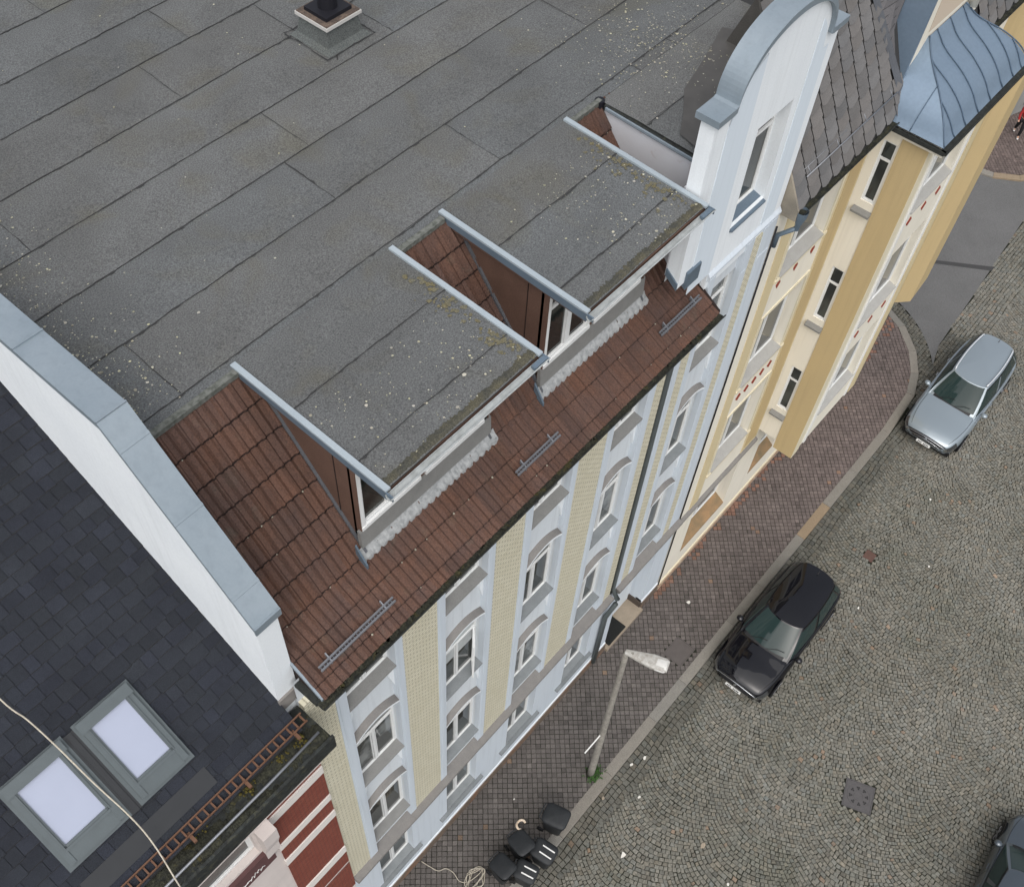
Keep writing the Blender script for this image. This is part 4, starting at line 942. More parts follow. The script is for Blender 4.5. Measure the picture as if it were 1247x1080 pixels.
b = MB(); b.prism([(YX0, .05, 4.12), (YX0, -.1, 4.02), (YX0, -.1, 3.93), (YX0, .05, 3.85)], (17.0 - YX0, 0, 0)); b.prism([(20.76, .05, 4.12), (20.76, -.1, 4.02), (20.76, -.1, 3.93), (20.76, .05, 3.85)], (YX1 - 20.76, 0, 0)); b.each('cornice', m_hood, yel)
for (a_, c_, m_) in ((13.42, 13.86, m_gold2), (16.12, 16.98, m_gold2)):
    b = MB(); b.box(a_, c_, -.02, .01, 4.1, 15.7); b.build('painted_pilaster', m_ if a_ < 14 else m_gold2, yel)
b = MB(); b.box(16.22, 16.85, -.032, -.019, 4.3, 15.65); b.build('pilaster_panel', m_gold, yel)
for (a_, c_, z0, z1, d_) in yw_ + yr_:
    window(yel, (0, 0, 0), UX, NY, a_ + .05, c_ - .05, z0 + .05, z1 - .02, d_, casements=2, transom=.72, sill=.10, sill_m=m_sillc, sill_out=.06)
for (a_, c_, z0, z1, d_) in yw_ + yr_:
    b = MB(); b.box(a_ - .10, a_ - .0, -.03, .0, z0, z1 + .1); b.box(c_ + .0, c_ + .10, -.03, .0, z0, z1 + .1); b.box(a_ - .0, c_ + .0, -.028, .0, z1, z1 + .1); b.box(a_ - .14, c_ + .14, -.06, .0, z0 - .12, z0 - .04); b.build('architrave', m_cream, yel)
b = MB()
def diamond(mb, O, U, u, z, w_, h, N):
    O, U, N = Vector(O), Vector(U), Vector(N); c = O + U * u + Vector((0, 0, z)); mb.prism([c - U * w_, c - Vector((0, 0, h)), c + U * w_, c + Vector((0, 0, h))], N * .012)
for (z, n, w_) in ((12.78, 3, .1), (8.65, 5, .13)):
    for k in range(n): diamond(b, (0, 0, 0), UX, 14.2 + 1.5 * k / (n - 1), z, w_, .15, NY)
b.each('diamond_ornament', m_diam, yel)
for i, (a_, c_, z0, z1, d_) in enumerate(gy):
    f_ = window(yel, (0, 0, 0), UX, NY, a_ + .0, c_ - .0, z0 + .25, z1, d_, casements=2, fw=.07)
    b = MB(); b.prism([(a_, d_ - .02, z0 + .3), (a_, -.01, z0 + .02), (a_, -.01, z0 - .05), (a_, d_ - .02, z0 - .05)], (c_ - a_, 0, 0)); b.build('sill', m_plinth2, f_)
# projecting bay
BX0, BX1, BY, BZ0, BZ1 = 17.0, 20.75, -1.22, 4.2, 15.72
bay = MB(); sw = [(.24, .58, 13.6, 15.3, .1), (.24, .58, 9.63, 11.45, .1), (.24, .58, 5.8, 7.6, .1)]
wall(bay, (BX0, 0, 0), (0, -1, 0), (-1, 0, 0), 0, 1.22, 4.45, BZ1, sw)
fwn = [(.85, 2.9, 13.25, 15.35, .25), (.85, 2.9, 9.25, 11.7, .25), (.85, 2.9, 5.45, 7.95, .25)]
wall(bay, (BX0, BY, 0), UX, NY, 0, 3.75, BZ0, BZ1, fwn)
bay.poly([(BX1, BY, BZ0), (BX1, 0, BZ0), (BX1, 0, BZ1), (BX1, BY, BZ1)]); bay.poly([(BX0, 0, 4.45), (BX1, 0, BZ0), (BX1, BY, BZ0), (BX0, BY, 4.45)])
bo = bay.build('bay', m_cream2, yel)
b = MB(); b.prism([(BX0 - .03, -.62, 4.12), (BX0 - .03, -1.245, 4.12), (BX0 - .03, -1.245, BZ1 - .02), (BX0 - .03, -.62, BZ1 - .02)], (.05, 0, 0)); b.build('ochre_corner', m_gold, bo)
b = MB(); b.box(BX0 - .02, BX0 + .3, BY - .03, BY + .01, 4.12, BZ1 - .02); b.box(BX0 + .31, BX0 + .42, BY - .02, BY + .01, 4.14, BZ1); b.build('corner_strip', m_cream, bo)
b = MB(); b.box(BX1 - .40, BX1 + .015, BY - .03, BY + .01, 4.14, BZ1 - .02); b.build('corner_strip', m_gold2, bo)
b = MB(); b.box(BX1 + .0, BX1 + .02, BY - .03, -.02, 4.14, BZ1 - .02); b.build('side_paint', m_gold, bo)
b = MB(); b.box(BX0 + .36, BX0 + .37, BY - .03, -.5, 4.2, 4.21)
for (u0, u1, z0, z1, d_) in sw:
    window(bo, (BX0, 0, 0), (0, -1, 0), (-1, 0, 0), u0, u1, z0, z1, d_, casements=1, transom=.70, fw=.045)
    s2 = MB(); s2.obox((BX0 - .14, -.15, z0 - .32), (.16, 0, 0.06), (0, -.47, 0), (0, 0, .06)); s2.build('bay_side_sill', m_sill, bo)
for (u0, u1, z0, z1, d_) in fwn:
    window(bo, (BX0, BY, 0), UX, NY, u0, u1, z0 + .04, z1, d_, casements=2, transom=.72, sill=.1, sill_m=m_sillc, sill_out=.05)
b = MB()
for z in (12.8, 8.75):
    for k in range(3): diamond(b, (BX0, BY, 0), UX, 1.1 + .75 * k, z, .14, .15, NY)
b.each('diamond_ornament', m_diam, bo)
for (xa, xb) in ((.62, .74), (3.05, 3.17)):
    b = MB(); b.box(BX0 + xa, BX0 + xb, BY - .04, BY, 4.25, BZ1 - .1); b.build('moulding', m_wht, bo)
# corner turret
b = MB(); tp = [(24.0, .30), (25.3, -.84), (26.7, -.75), (27.4, .3), (27.2, 1.8), (25.3, 2.6), (24.2, 1.4)]
b.prism([(x, y, 4.1) for x, y in tp], (0, 0, 11.6)); b.build('turret', m_gold, yel)
b = MB(); cx_, cy_ = 25.8, .6
b.grid([[(cx_ + (x - cx_) * k_, cy_ + (y - cy_) * k_, z) for x, y in tp] for k_, z in ((1.1, 15.7), (.9, 16.3), (.55, 17.2), (.35, 18.6), (.02, 20.5))], closed_v=True); b.build('turret_roof', m_zincb, yel, smooth=True)
# eaves, gutter
def eave_gutter(x0, x1, y=-.36, z=15.92):
    b = MB(); G = []
    for x in (x0, x1):
        G.append([(x, y + .08 * math.cos(math.pi * k / 8), z - .08 * math.sin(math.pi * k / 8)) for k in range(9)] + [(x, y + .068 * math.cos(math.pi * k / 8), z - .068 * math.sin(math.pi * k / 8)) for k in range(8, -1, -1)])
    b.grid(G, closed_v=True); [b.poly(q) for q in G]; b.tube([(x0, y - .08, z), (x1, y - .08, z)], .012, 6); g_ = b.build('gutter', m_gut, yel)
    b = MB(); b.box(x0, x1, y + .07, .01, z - .2, z - .1); b.build('soffit', m_cream2, yel)
    b = MB(); b.box(x0 + .01, x1 - .01, y - .05, y + .05, z - .045, z - .035); b.build('gutter_silt', m_silt, g_)
eave_gutter(12.98, 16.86); eave_gutter(21.05, 25.1)
b = MB(); b.grid([[(13.03 + r_ * math.cos(q), -.38 + r_ * math.sin(q), z) for q in np.linspace(0, 5.76, 12)] for r_, z in ((.13, 15.95), (.12, 15.8), (.06, 15.6), (.05, 15.45))], closed_v=True); b.tube([(13.03, -.38, 15.5), (13.03, -.05, 15.1), (13.0, -.05, 14.8)], .05, 10); b.build('rain_hopper', m_zincd, yel, smooth=True)
# slates with rounded tails on the steep roof
SS = 1.9; ls = math.hypot(1, SS)
def slates(xa, xb, y0, y1, clip, name='slate_roof'):
    b = MB(); rh = .25; wv_ = .44; n = int((y1 - y0) * ls / rh)
    for r_ in range(n):
        s0 = r_ * rh; x = xa
        while x < xb:
            yc = y0 + s0 / ls
            if clip(x + wv_ / 2, yc):
                c = tint(.15, .03); j = random.uniform(-.008, .008); pts = []
                for (u, s) in ((0, .012), (.25, -.02), (.5, -.012), (.75, .03), (1.0, .075)):
                    sa = s0 + s + j; h = .022; pts.append((x + u * (wv_ - .03), y0 + sa / ls - h * SS / ls, 15.98 + (sa / ls + 0) * SS + h / ls))
                sa = s0 + rh + .04; pts += [(x + wv_ - .03, y0 + sa / ls, 15.98 + sa / ls * SS), (x, y0 + sa / ls, 15.98 + sa / ls * SS)]
                b.poly(pts, 0, c)
                for p, q in zip(pts[:4], pts[1:5]): b.poly([(p[0], p[1] + .018, p[2] - .014), (q[0], q[1] + .018, q[2] - .014), q, p], 1)
            x += wv_
    return b.build(name, [m_slateb, m_seam], yel, col=True)
vx = lambda y: 17.12 - .52 * y
slates(12.95, 17.2, -.32, 1.62, lambda x, y: x < vx(y) - .02)
slates(20.95, 25.2, -.32, 1.75, lambda x, y: x > 20.95)
b = MB(); b.prism([(12.95, -.30, 15.93), (12.95, 1.6, 15.93 + 1.9 * SS), (12.95, 2.0, 18.5), (12.95, 13.9, 18.5), (12.95, 13.9, 15.6), (12.95, -.3, 15.85)], (25.2 - 12.95, 0, 0)); b.build('roof_deck', m_seam, yel)
b = MB(); b.prism([(12.9, .42, 15.7), (12.9, .42, 15.98 + .74 * SS), (12.9, 1.62, 15.98 + 1.94 * SS), (12.9, 2.05, 18.5), (12.9, 2.05, 15.7)], (.055, 0, 0)); b.build('verge_sheet', mat('dark_felt', (.07, .066, .06), .9, noise=.6, nscale=3, fine=.2), yel)
b = MB(); b.prism([(12.9, -.34, 15.72), (12.9, -.34, 15.98), (12.9, .4, 15.98 + .72 * SS), (12.9, .4, 15.7)], (.055, 0, 0)); b.build('verge_wall', mat('stained_verge', (.30, .265, .21), .9, noise=.8, nscale=2.5, col2=(.17, .155, .13), fine=.1), yel)
b = MB(); f0 = lambda y, dx, h: (vx(y) + dx, y, 15.98 + (y + .32) * SS + h)
b.grid([[f0(y, -.12, .03), f0(y, 0, .015), f0(y, .12, .05)] for y in np.linspace(-.3, 1.75, 8)]); b.build('valley', m_valley, yel)
b = MB(); A = [f0(y, .1, .04) for y in np.linspace(-.3, 1.75, 9)]; B = [(17.34 + (z - 16.1) * .12, .6, z) for z in np.linspace(16.1, 20.2, 9)]
b.grid([[a_, ((a_[0] + b_[0]) / 2, (a_[1] + b_[1]) / 2 - .02, (a_[2] + b_[2]) / 2 - .03), b_] for a_, b_ in zip(A, B)], 0, c=(.9, .9, .95))
cr = b.build('cross_roof', [m_slateb], yel, col=True)
b = MB()
for k in range(1, 26):
    t = k / 26; a_ = Vector(f0(-.3 + 2.05 * t, .1, .052)); z = 16.1 + 4.1 * t; c_ = Vector((17.34 + (z - 16.1) * .12, .6, z + .012)); m_ = (a_ + c_) / 2 + Vector((0, -.02, -.018)); b.tube([a_, m_, c_], .006, 4)
b.build('slate_joint', m_seam, cr)
b = MB(); b.tube([(13.35, -.12, 16.44), (17.0, -.12, 16.44)], .016, 6); b.tube([(13.35, -.02, 16.56), (15.0, -.02, 16.56)], .008, 6)
for x in (13.5, 14.6, 15.7, 16.8): b.tube([(x, .02, 16.6), (x, -.12, 16.44), (x, -.1, 16.3)], .012, 6)
b.build('snow_guard', m_galv, yel, smooth=True)
# street gable above the bay
b = MB(); gp = [(17.36, 15.7), (17.36, 16.3), (17.95, 21.6), (20.3, 21.6), (20.9, 16.3), (20.9, 15.7)]
b.prism([(x, .02, z) for x, z in gp], (0, .48, 0)); g2 = b.build('gable', m_cream2, yel)
b = MB(); b.prism([(17.30, -.03, 16.25), (17.36, -.03, 16.25), (17.96, -.03, 21.6), (17.90, -.03, 21.6)], (0, .6, 0)); b.prism([(17.27, -.05, 16.2), (17.42, -.05, 16.2), (17.42, -.05, 16.27), (17.27, -.05, 16.27)], (0, .62, 0)); b.build('coping', m_zincb, g2)
b = MB(); P = [(18.15 + 1.1 * math.cos(q) + .55, .012, 18.0 + 1.6 * math.sin(q)) for q in np.linspace(math.pi, 0, 12)]; b.prism([(18.0, .012, 17.3)] + [(18.0 + .0, .012, 18.2)] + [(19.0 + 1.0 * math.cos(q), .012, 18.6 + 1.4 * math.sin(q)) for q in np.linspace(math.pi * .95, .05, 10)] + [(20.0, .012, 17.3)], (0, .004, 0)); b.build('arched_panel', mat('beige_panel', (.55, .46, .36), .85), g2)
b = MB(); b.tube([(19.95, -.12, 17.1), (19.95, -.12, 21.0)], .1, 12); b.build('column', m_cream2, g2, smooth=True)
# bell roof
DR = [(0, 0), (.08, .20), (.2, .37), (.35, .5), (.5, .62), (.65, .78), (.78, .95), (.88, 1.12), (.95, 1.28), (1, 1.42)]
def drop(s):
    for (a_, d0), (c_, d1) in zip(DR[:-1], DR[1:]):
        if s <= c_ + 1e-9: return d0 + (d1 - d0) * (s - a_) / (c_ - a_)
    return DR[-1][1]
ZTp = 17.22; RX0, RX1 = 18.1, 19.8
def sm(s, n=5): return sum(drop(min(1, max(0, s + (k - n // 2) * .035))) for k in range(n)) / n
SL_ = np.linspace(0, 1, 25); ring = lambda s: [(RX0 - 1.27 * s, .03, ZTp - sm(s)), (RX0 - 1.27 * s, -1.52 * s, ZTp - sm(s)), (RX1 + 1.22 * s, -1.52 * s, ZTp - sm(s)), (RX1 + 1.22 * s, .03, ZTp - sm(s))]
b = MB(); Rg = [ring(s) for s in SL_]
for j in range(3): b.grid([[r_[j], r_[j + 1]] for r_ in Rg])
br = b.build('bell_roof', m_zincb, bo, smooth=True)
b = MB()
for x in (17.32, 17.85, 18.45, 19.05, 19.65, 20.2, 20.65):
    s0 = 0.0 if RX0 <= x <= RX1 else ((RX0 - x) / 1.27 if x < RX0 else (x - RX1) / 1.22)
    b.tube([(x, -1.52 * s - .005, ZTp - sm(s) + .02) for s in np.linspace(s0, 1, 14)], .016, 5)
for sgn, xx in ((-1, RX0), (1, RX1)): b.tube([(xx + sgn * 1.25 * s, -1.52 * s, ZTp - sm(s) + .018) for s in np.linspace(0, 1, 20)], .018, 5)
b.tube([(RX0 - 1.27 * s, -.72, ZTp - sm(s) + .015) for s in np.linspace(.48, 1, 10)], .012, 5)
b.build('standing_seam', mat('seam_blue', (.09, .13, .18), .5, metal=.3), br, smooth=True)
b = MB(); e = [(16.78, .02), (16.78, -1.60), (21.1, -1.60), (21.1, .02)]
for p, q in zip(e[:-1], e[1:]):
    p_, q_ = Vector((*p, 15.74)), Vector((*q, 15.74)); d_ = (q_ - p_).normalized(); nn = Vector((d_.y, -d_.x, 0)) * -1
    nn = -nn if (Vector((19, -.7, 15.74)) - p_).dot(nn) > 0 else nn
    b.obox(p_ - nn * .1, q_ - p_, nn * .14, (0, 0, .05)); b.obox(p_ + nn * .03, q_ - p_, nn * .012, (0, 0, .1))
b.build('bay_gutter', m_gut, br)
b = MB(); b.box(16.84, 21.03, -1.56, .0, 15.62, 15.72); b.build('bay_soffit', m_cream2, br)

# ================================================================== BUILDING ACROSS THE SIDE STREET
shop = empty('shop_building', (44, 2, 0), 'grey rendered shop building with green window frame beyond the side street', 'building')
dU = Vector((1.3, -.41, 0)).normalized(); dN = Vector((-.41, -1.3, 0)).normalized(); O_ = Vector((43.0, 2.24, 0))
b = MB(); wall(b, O_, dU, dN, 0, 12, .0, 6, [(1.3, 5.0, .55, 2.9, .2)]); b.obox(O_ - dN * .25, dU * 12, -dN * 8, (0, 0, 6)); b.poly([O_, O_ - dN * .25, O_ - dN * .25 + Vector((0, 0, 6)), O_ + Vector((0, 0, 6))]); b.build('wall', m_gryr, shop)
b = MB()
def fb_(a, c, z0, z1): b.obox(O_ + dU * a + Vector((0, 0, z0)) - dN * .12, dU * (c - a), dN * .1, (0, 0, z1 - z0))
fb_(1.3, 1.5, .55, 2.9); fb_(4.8, 5.0, .55, 2.9); fb_(1.5, 4.8, .55, .7); fb_(1.5, 4.8, 2.7, 2.9); fb_(3.0, 3.15, .7, 2.7)
sf = b.build('shop_window', m_green, shop); b = MB(); b.obox(O_ + dU * 1.4 + Vector((0, 0, .6)) - dN * .14, dU * 3.5, dN * .02, (0, 0, 2.2)); b.build('pane', m_glass, sf)
b = MB(); b.obox(O_ + dU * 1.1 + Vector((0, 0, .47)), dU * 4.1, dN * .12, (0, 0, .07)); b.build('sill', m_sill, sf)

# ================================================================== STREET LAMP
lamp = empty('street_lamp', (6.88, -2.07, 0), 'weathered grey concrete street lamp with a pale rectangular head on the pavement', 'street lamp')
LP = lambda z: Vector((0.01 * z, .012 * z, z))
b = MB(); b.tube([LP(z) for z in np.linspace(-.02, 7.85, 14)], .105, 14, r2=.062); b.build('pole', m_conc, lamp, smooth=True, local=True)
b = MB(); p0 = LP(7.84); b.tube([p0 - Vector((0, 0, .1)), p0 + Vector((.0, -.0, .05)), p0 + Vector((.05, -.16, .1))], .05, 10); b.build('bracket', m_conc, lamp, smooth=True, local=True)
b = MB(); dv = Vector((.30, -.92, .06)).normalized(); sv = Vector((dv.y, -dv.x, 0)).normalized(); up = sv.cross(dv); up = -up if up.z < 0 else up
P = []; HL = 1.0
for t in np.linspace(0, 1, 12):
    w_ = .06 + .115 * min(1, t * 1.6); h_ = .04 + .035 * min(1, t * 2); 
    if t > .93: w_ *= .75; h_ *= .7
    c = p0 + Vector((0, 0, .07)) + dv * (t * HL - .03); P.append([c + sv * w_ * (abs(math.cos(q)) ** .5) * (1 if math.cos(q) > 0 else -1) + up * h_ * (abs(math.sin(q)) ** .6) * (1 if math.sin(q) > 0 else -1) for q in np.linspace(0, 2 * math.pi, 21)[:-1]])
b.grid(P, closed_v=True); b.poly(P[0][::-1]); b.poly(P[-1]); hd = b.build('lamp_head', m_lampw, lamp, smooth=True, local=True)
b = MB(); c = p0 + Vector((0, 0, .07)) + dv * (.80 * HL); 
P = [[c + dv * t + sv * .182 * s1 * math.cos(q) + up * .085 * math.sin(q) for q in np.linspace(0, 2 * math.pi, 17)[:-1]] for t, s1 in ((-.1, 1), (0, 1.03), (.1, 1.0), (.14, .8))]
b.grid(P, closed_v=True); b.poly(P[-1]); b.poly(P[0][::-1]); b.build('end_cap', mat('bright_cap', (.60, .595, .57), .6, noise=.5, nscale=12), hd, smooth=True, local=True)
b = MB(); b.obox(LP(3.05) + Vector((-.08, 0, 0)), (-.62, .02, -.06), (0, .03, 0), (0, 0, .03)); b.build('banner_rod', m_wht, lamp, local=True)
# weeds at the lamp foot
b = MB()
for k in range(170):
    x, y = 6.95 + random.gauss(0, .11), -2.15 + random.gauss(0, .09); q = random.uniform(0, 6.28); L = random.uniform(.05, .14); h = random.uniform(.03, .16)
    d_ = Vector((math.cos(q), math.sin(q), 0)); s1 = Vector((-d_.y, d_.x, 0)) * random.uniform(.012, .028); p = Vector((x, y, 0.0)); b.poly([p, p + d_ * L * .5 + s1 + Vector((0, 0, h)), p + d_ * L + Vector((0, 0, h * .7)), p + d_ * L * .5 - s1 + Vector((0, 0, h))])
tag(b.build('weed', m_leaf), 'small green weeds growing at the foot of the street lamp', 'weeds')

# ================================================================== CARS
def catmull(A, t):
    n = len(A) - 1; x = t * n; i = min(int(x), n - 1); f = x - i
    p0, p1, p2, p3 = A[max(i - 1, 0)], A[i], A[i + 1], A[min(i + 2, n)]
    return .5 * ((2 * p1) + (-p0 + p2) * f + (2 * p0 - 5 * p1 + 4 * p2 - p3) * f * f + (-p0 + 3 * p1 - 3 * p2 + p3) * f ** 3)
def make_car(name, label, L, Wd, H, paint, style, loc, rz):
    """x forward, origin on the ground in the middle"""
    car = empty(name, loc, label, 'car', rz=rz); h = Wd / 2
    hood = style['hood']; belt = style['belt']; xb = style['xb']      # xb: x fractions front->rear for (windscreen base, windscreen top, roof rear, rear base)
    # stations: (x frac from front, half width factor, z low, z shoulder, z top)
    St = np.array([(0.000, .52, .30, .52, .58), (0.010, .70, .26, .58, .66), (.035, .84, .21, .66, hood - .17), (.08, .925, .20, .72, hood - .09), (.14, .975, .19, .76, hood - .04), (.22, 1.0, .19, .80, hood), (.30, 1.0, .19, .86, hood + .05),
                   (.40, 1.0, .19, belt - .04, belt), (.55, 1.0, .19, belt - .02, belt + .01), (.70, 1.0, .19, belt, belt + .02), (.82, .975, .19, belt, belt + .03), (.92, .92, .22, belt - .02, belt + .02), (.975, .82, .30, belt - .08, belt - .02), (1.0, .62, .36, belt - .2, belt - .12)])
    sx = St[:, 0]
    def st(t):
        i = np.searchsorted(sx, t) - 1; i = min(max(i, 0), len(St) - 2); f = (t - sx[i]) / (sx[i + 1] - sx[i])
        p0, p1, p2, p3 = St[max(i - 1, 0)], St[i], St[i + 1], St[min(i + 2, len(St) - 1)]
        m1 = (p2 - p0) / max(p2[0] - p0[0], 1e-6) * (p2[0] - p1[0]); m2 = (p3 - p1) / max(p3[0] - p1[0], 1e-6) * (p2[0] - p1[0])
        return (2 * f ** 3 - 3 * f * f + 1) * p1 + (f ** 3 - 2 * f * f + f) * m1 + (-2 * f ** 3 + 3 * f * f) * p2 + (f ** 3 - f * f) * m2
    def body_pt(t, a, off_=0.0):
        """a in -1..1 across; 0 = top centre, +-1 = sill"""
        _, wf, zl, zs, zt = st(t); sgn = 1 if a >= 0 else -1; aa = abs(a); ww = h * wf
        sec = np.array([(0, zt + .035), (ww * .35, zt + .022), (ww * .68, zt - .012), (ww * .86, zt - .045), (ww * .955, zs - .02), (ww * 1.0, zs - .14), (ww * .995, (zl + zs) / 2 - .05), (ww * .975, zl + .08), (ww * .92, zl)])
        p = catmull(sec, aa); p2 = catmull(sec, min(1, aa + .01)) - catmull(sec, max(0, aa - .01)); nn = np.array([-p2[1], p2[0]]); nn = -nn; 
        nn = nn / (np.linalg.norm(nn) + 1e-9); nn = np.array([abs(nn[0]) if aa > .02 else 0, nn[1]])
        if aa < .6: nn[1] = abs(nn[1])
        fx = 0.0
        if t < .03: fx = 1
        if t > .985: fx = -1
        round_ = L * .035 * min(1, aa * 1.25) ** 2.2 * max(0, 1 - t / .22) if t < .22 else 0       # rounded nose in plan
        roundr = L * .02 * min(1, aa * 1.25) ** 2.2 * max(0, (t - .88) / .12) if t > .88 else 0
        x = L / 2 - t * L - round_ + roundr
        y, z = p[0] + nn[0] * off_ * (1 - .7 * abs(fx)), p[1] + nn[1] * off_
        return Vector((x + fx * off_, sgn * y, z))
    b = MB(); ts = np.concatenate([np.linspace(0, .12, 16), np.linspace(.14, .9, 40), np.linspace(.91, 1, 14)]); as_ = np.linspace(-1, 1, 57)
    b.grid([[body_pt(t, a) for a in as_] for t in ts]); b.poly([body_pt(0, a) for a in as_]); b.poly([body_pt(1, a) for a in as_][::-1])
    b.poly([body_pt(t, -1) for t in ts] + [body_pt(t, 1) for t in ts[::-1]])
    body_ = b.build('body', paint, car, smooth=True, local=True)
    bm_ = MB(); bm_.prism([Vector((L / 2 - .3, -h * .86, .12)), Vector((L / 2 - .3, h * .86, .12)), Vector((-L / 2 + .2, h * .86, .12)), Vector((-L / 2 + .2, -h * .86, .12))], (0, 0, .2)); bm_.build('underbody', m_trim, car, local=True)
    def patch(name, t0, t1, a0, a1, m_, off_=.006, nt=8, na=10, par=body_, both=False):
        for sg in ((1, -1) if both else (1,)):
            q = MB(); G = [[body_pt(t, sg * a, off_) for a in np.linspace(a0, a1, na)] for t in np.linspace(t0, t1, nt)]
            q.grid(G); q.grid([[body_pt(t, sg * a, 0) for a in (a0,)] + [body_pt(t, sg * a, off_) for a in (a0,)] for t in np.linspace(t0, t1, nt)]); q.build(name, m_, par, smooth=True, local=True)
    # cabin
    wb, wt, rt_, rb = [L / 2 - f * L for f in xb]; zb = belt + .005; zr = H
    bw, rw = h * .90, h * .67
    def outline(k, u):   # u 0..4 : front, right(-y), rear, left ; k 0 base..1 roof
        xf = wb + (wt - wb) * k; xr = rb + (rt_ - rb) * k; hw = bw + (rw - bw) * max(k, 0) ** 1.15; z = zb + (zr - .07 - zb) * (k if k <= 0 else k ** .95)
        cf, crr = .10 + .03 * (1 - k), .08
        pts = [(xf, 0), (xf - .05, hw * .5), (xf - .16, hw * .86), (xf - .34, hw * .97), ((xf + xr) / 2, hw * 1.02), (xr + .40, hw * .93), (xr + .14, hw * .80), (xr + .03, hw * .46), (xr, 0)]
        return [Vector((x, y, z)) for x, y in pts]
    def cab_pt(k, v):    # v 0..1 half outline, sign for side
        A = [np.array(p) for p in outline(k, 0)]; return Vector(catmull(A, v))
    def cab(k, v, sg=1, off_=0):
        p = cab_pt(k, v)
        if off_:
            c = Vector(((wb + rb) / 2 * .3 + p.x * .7, 0, zb + .2)); d = (p - c); d.z *= .6; p = p + d.normalized() * off_
        return Vector((p.x, sg * p.y, p.z))
    b = MB(); ks = np.linspace(-.12, 1, 9); vs = np.linspace(0, 1, 49)
    b.grid([[cab(k, v) for v in vs] + [cab(k, v, -1) for v in vs[::-1][1:-1]] for k in ks], closed_v=True)
    top = [cab(1, v) for v in vs] + [cab(1, v, -1) for v in vs[::-1][1:-1]]; cc = Vector(((wt + rt_) / 2, 0, 0)); rings = []
    for f in np.linspace(1, 0, 9)[:-1]:
        rings.append([Vector((cc.x + (p.x - cc.x) * f, p.y * f, p.z + .09 * (1 - f ** 2.0))) for p in top])
    b.grid(rings, closed_v=True); b.poly(rings[-1]); b.build('roof', paint, car, smooth=True, local=True)
    def gpatch(name, k0, k1, v0, v1, sides, m_=m_cglass, off_=.012, par=None, join=False):
        if join:
            q = MB(); vv = np.linspace(v0, v1, 14); q.grid([[cab(k, v, -1, off_) for v in vv[::-1]] + [cab(k, v, 1, off_) for v in vv[1:]] for k in np.linspace(k0, k1, 6)]); return q.build(name, m_, par or car, smooth=True, local=True)
        for sg in sides:
            q = MB(); q.grid([[cab(k, v, sg, off_) for v in np.linspace(v0, v1, 12)] for k in np.linspace(k0, k1, 6)]); q.build(name, m_, par or car, smooth=True, local=True)
    ws = gpatch('windscreen', .03, .97, 0, .235, (1,), join=True)
    q = MB(); vv = np.linspace(1, .80, 10); q.grid([[cab(k, v, -1, .012) for v in vv[::-1]] + [cab(k, v, 1, .012) for v in vv[1:]] for k in np.linspace(.2, .93, 6)]); q.build('rear_window', m_cglass, car, smooth=True, local=True)
    for sg in (1, -1):
        for (v0, v1) in ((.30, .475), (.49, .62), (.635, .72)):
            q = MB(); q.grid([[cab(k, v, sg, .010) for v in np.linspace(v0, v1, 10)] for k in np.linspace(.04, .88, 6)]); q.build('side_window', m_cglass, car, smooth=True, local=True)
        q = MB(); q.grid([[cab(k, v, sg, .006) for v in np.linspace(.30, .74, 24)] for k in (.0, .95)]); q.build('window_surround', m_trim, car, smooth=True, local=True)
        if style.get('rails'):
            q = MB(); q.tube([cab(1, v, sg) + Vector((0, -sg * .05, .075 if 0 < i < 13 else .0)) for i, v in enumerate(np.linspace(.30, .70, 14))], .024, 8); q.build('roof_rail', mat('brushed_aluminium', (.72, .74, .76), .35, metal=.5), car, smooth=True, local=True)
    q = MB(); vv = np.linspace(0, .2, 6); q.grid([[cab(k, v, -1, .016) for v in vv[::-1]] + [cab(k, v, 1, .016) for v in vv[1:]] for k in (-.06, .05)]); wp = q.build('wiper_cowl', m_trim, car, smooth=True, local=True)
    for y0 in (.1, -.5):
        q = MB(); p = Vector((wb - .03, y0, zb + .03)); q.tube([p, p + Vector((-.13, .28, .10)), p + Vector((-.17, .5, .13))], .008, 5); q.build('wiper', m_trim, wp, local=True)
    # bonnet shut lines, lamps, grille, bumper
    for sg in (1, -1):
        q = MB(); q.tube([body_pt(t, sg * (.30 + .06 * min(1, t / .2)), .001) for t in np.linspace(.045, .30, 14)], .0065, 4); q.build('shut_line', m_trim, body_, local=True)
        for (v, t_) in ((0, .335), (0, .53), (0, .70)):
            q = MB(); q.tube([body_pt(t_, sg * a, .0) for a in np.linspace(.46, .95, 10)], .006, 4); q.build('door_gap', m_trim, body_, local=True)
        for t_ in (.50, .66):
            q = MB(); c = body_pt(t_, sg * .58, .03); q.tube([c + Vector((.09, 0, 0)), c, c - Vector((.09, 0, 0))], .014, 6); q.build('handle', m_chrome if style.get('rails') else paint, body_, local=True)
        q = MB(); q.tube([body_pt(t, sg * .465, .008) for t in np.linspace(.30, .86, 22)], .009, 5); q.build('belt_trim', m_chrome if style.get('rails') else m_trim, body_, local=True)
        # mirror
        c = Vector((wb - .33, sg * (h + .06), belt + .08)); q = MB()
        P = [[c + Vector((.10 * math.cos(e) * math.cos(o2), .115 * math.sin(o2) * math.cos(e), .075 * math.sin(e))) for o2 in np.linspace(0, 6.283, 13)[:-1]] for e in np.linspace(-1.5, 1.5, 8)]
        q.grid(P, closed_v=True); q.tube([c, Vector((c.x + .03, sg * (h - .06), belt + .03))], .03, 6); q.build('wing_mirror', paint, car, smooth=True, local=True)
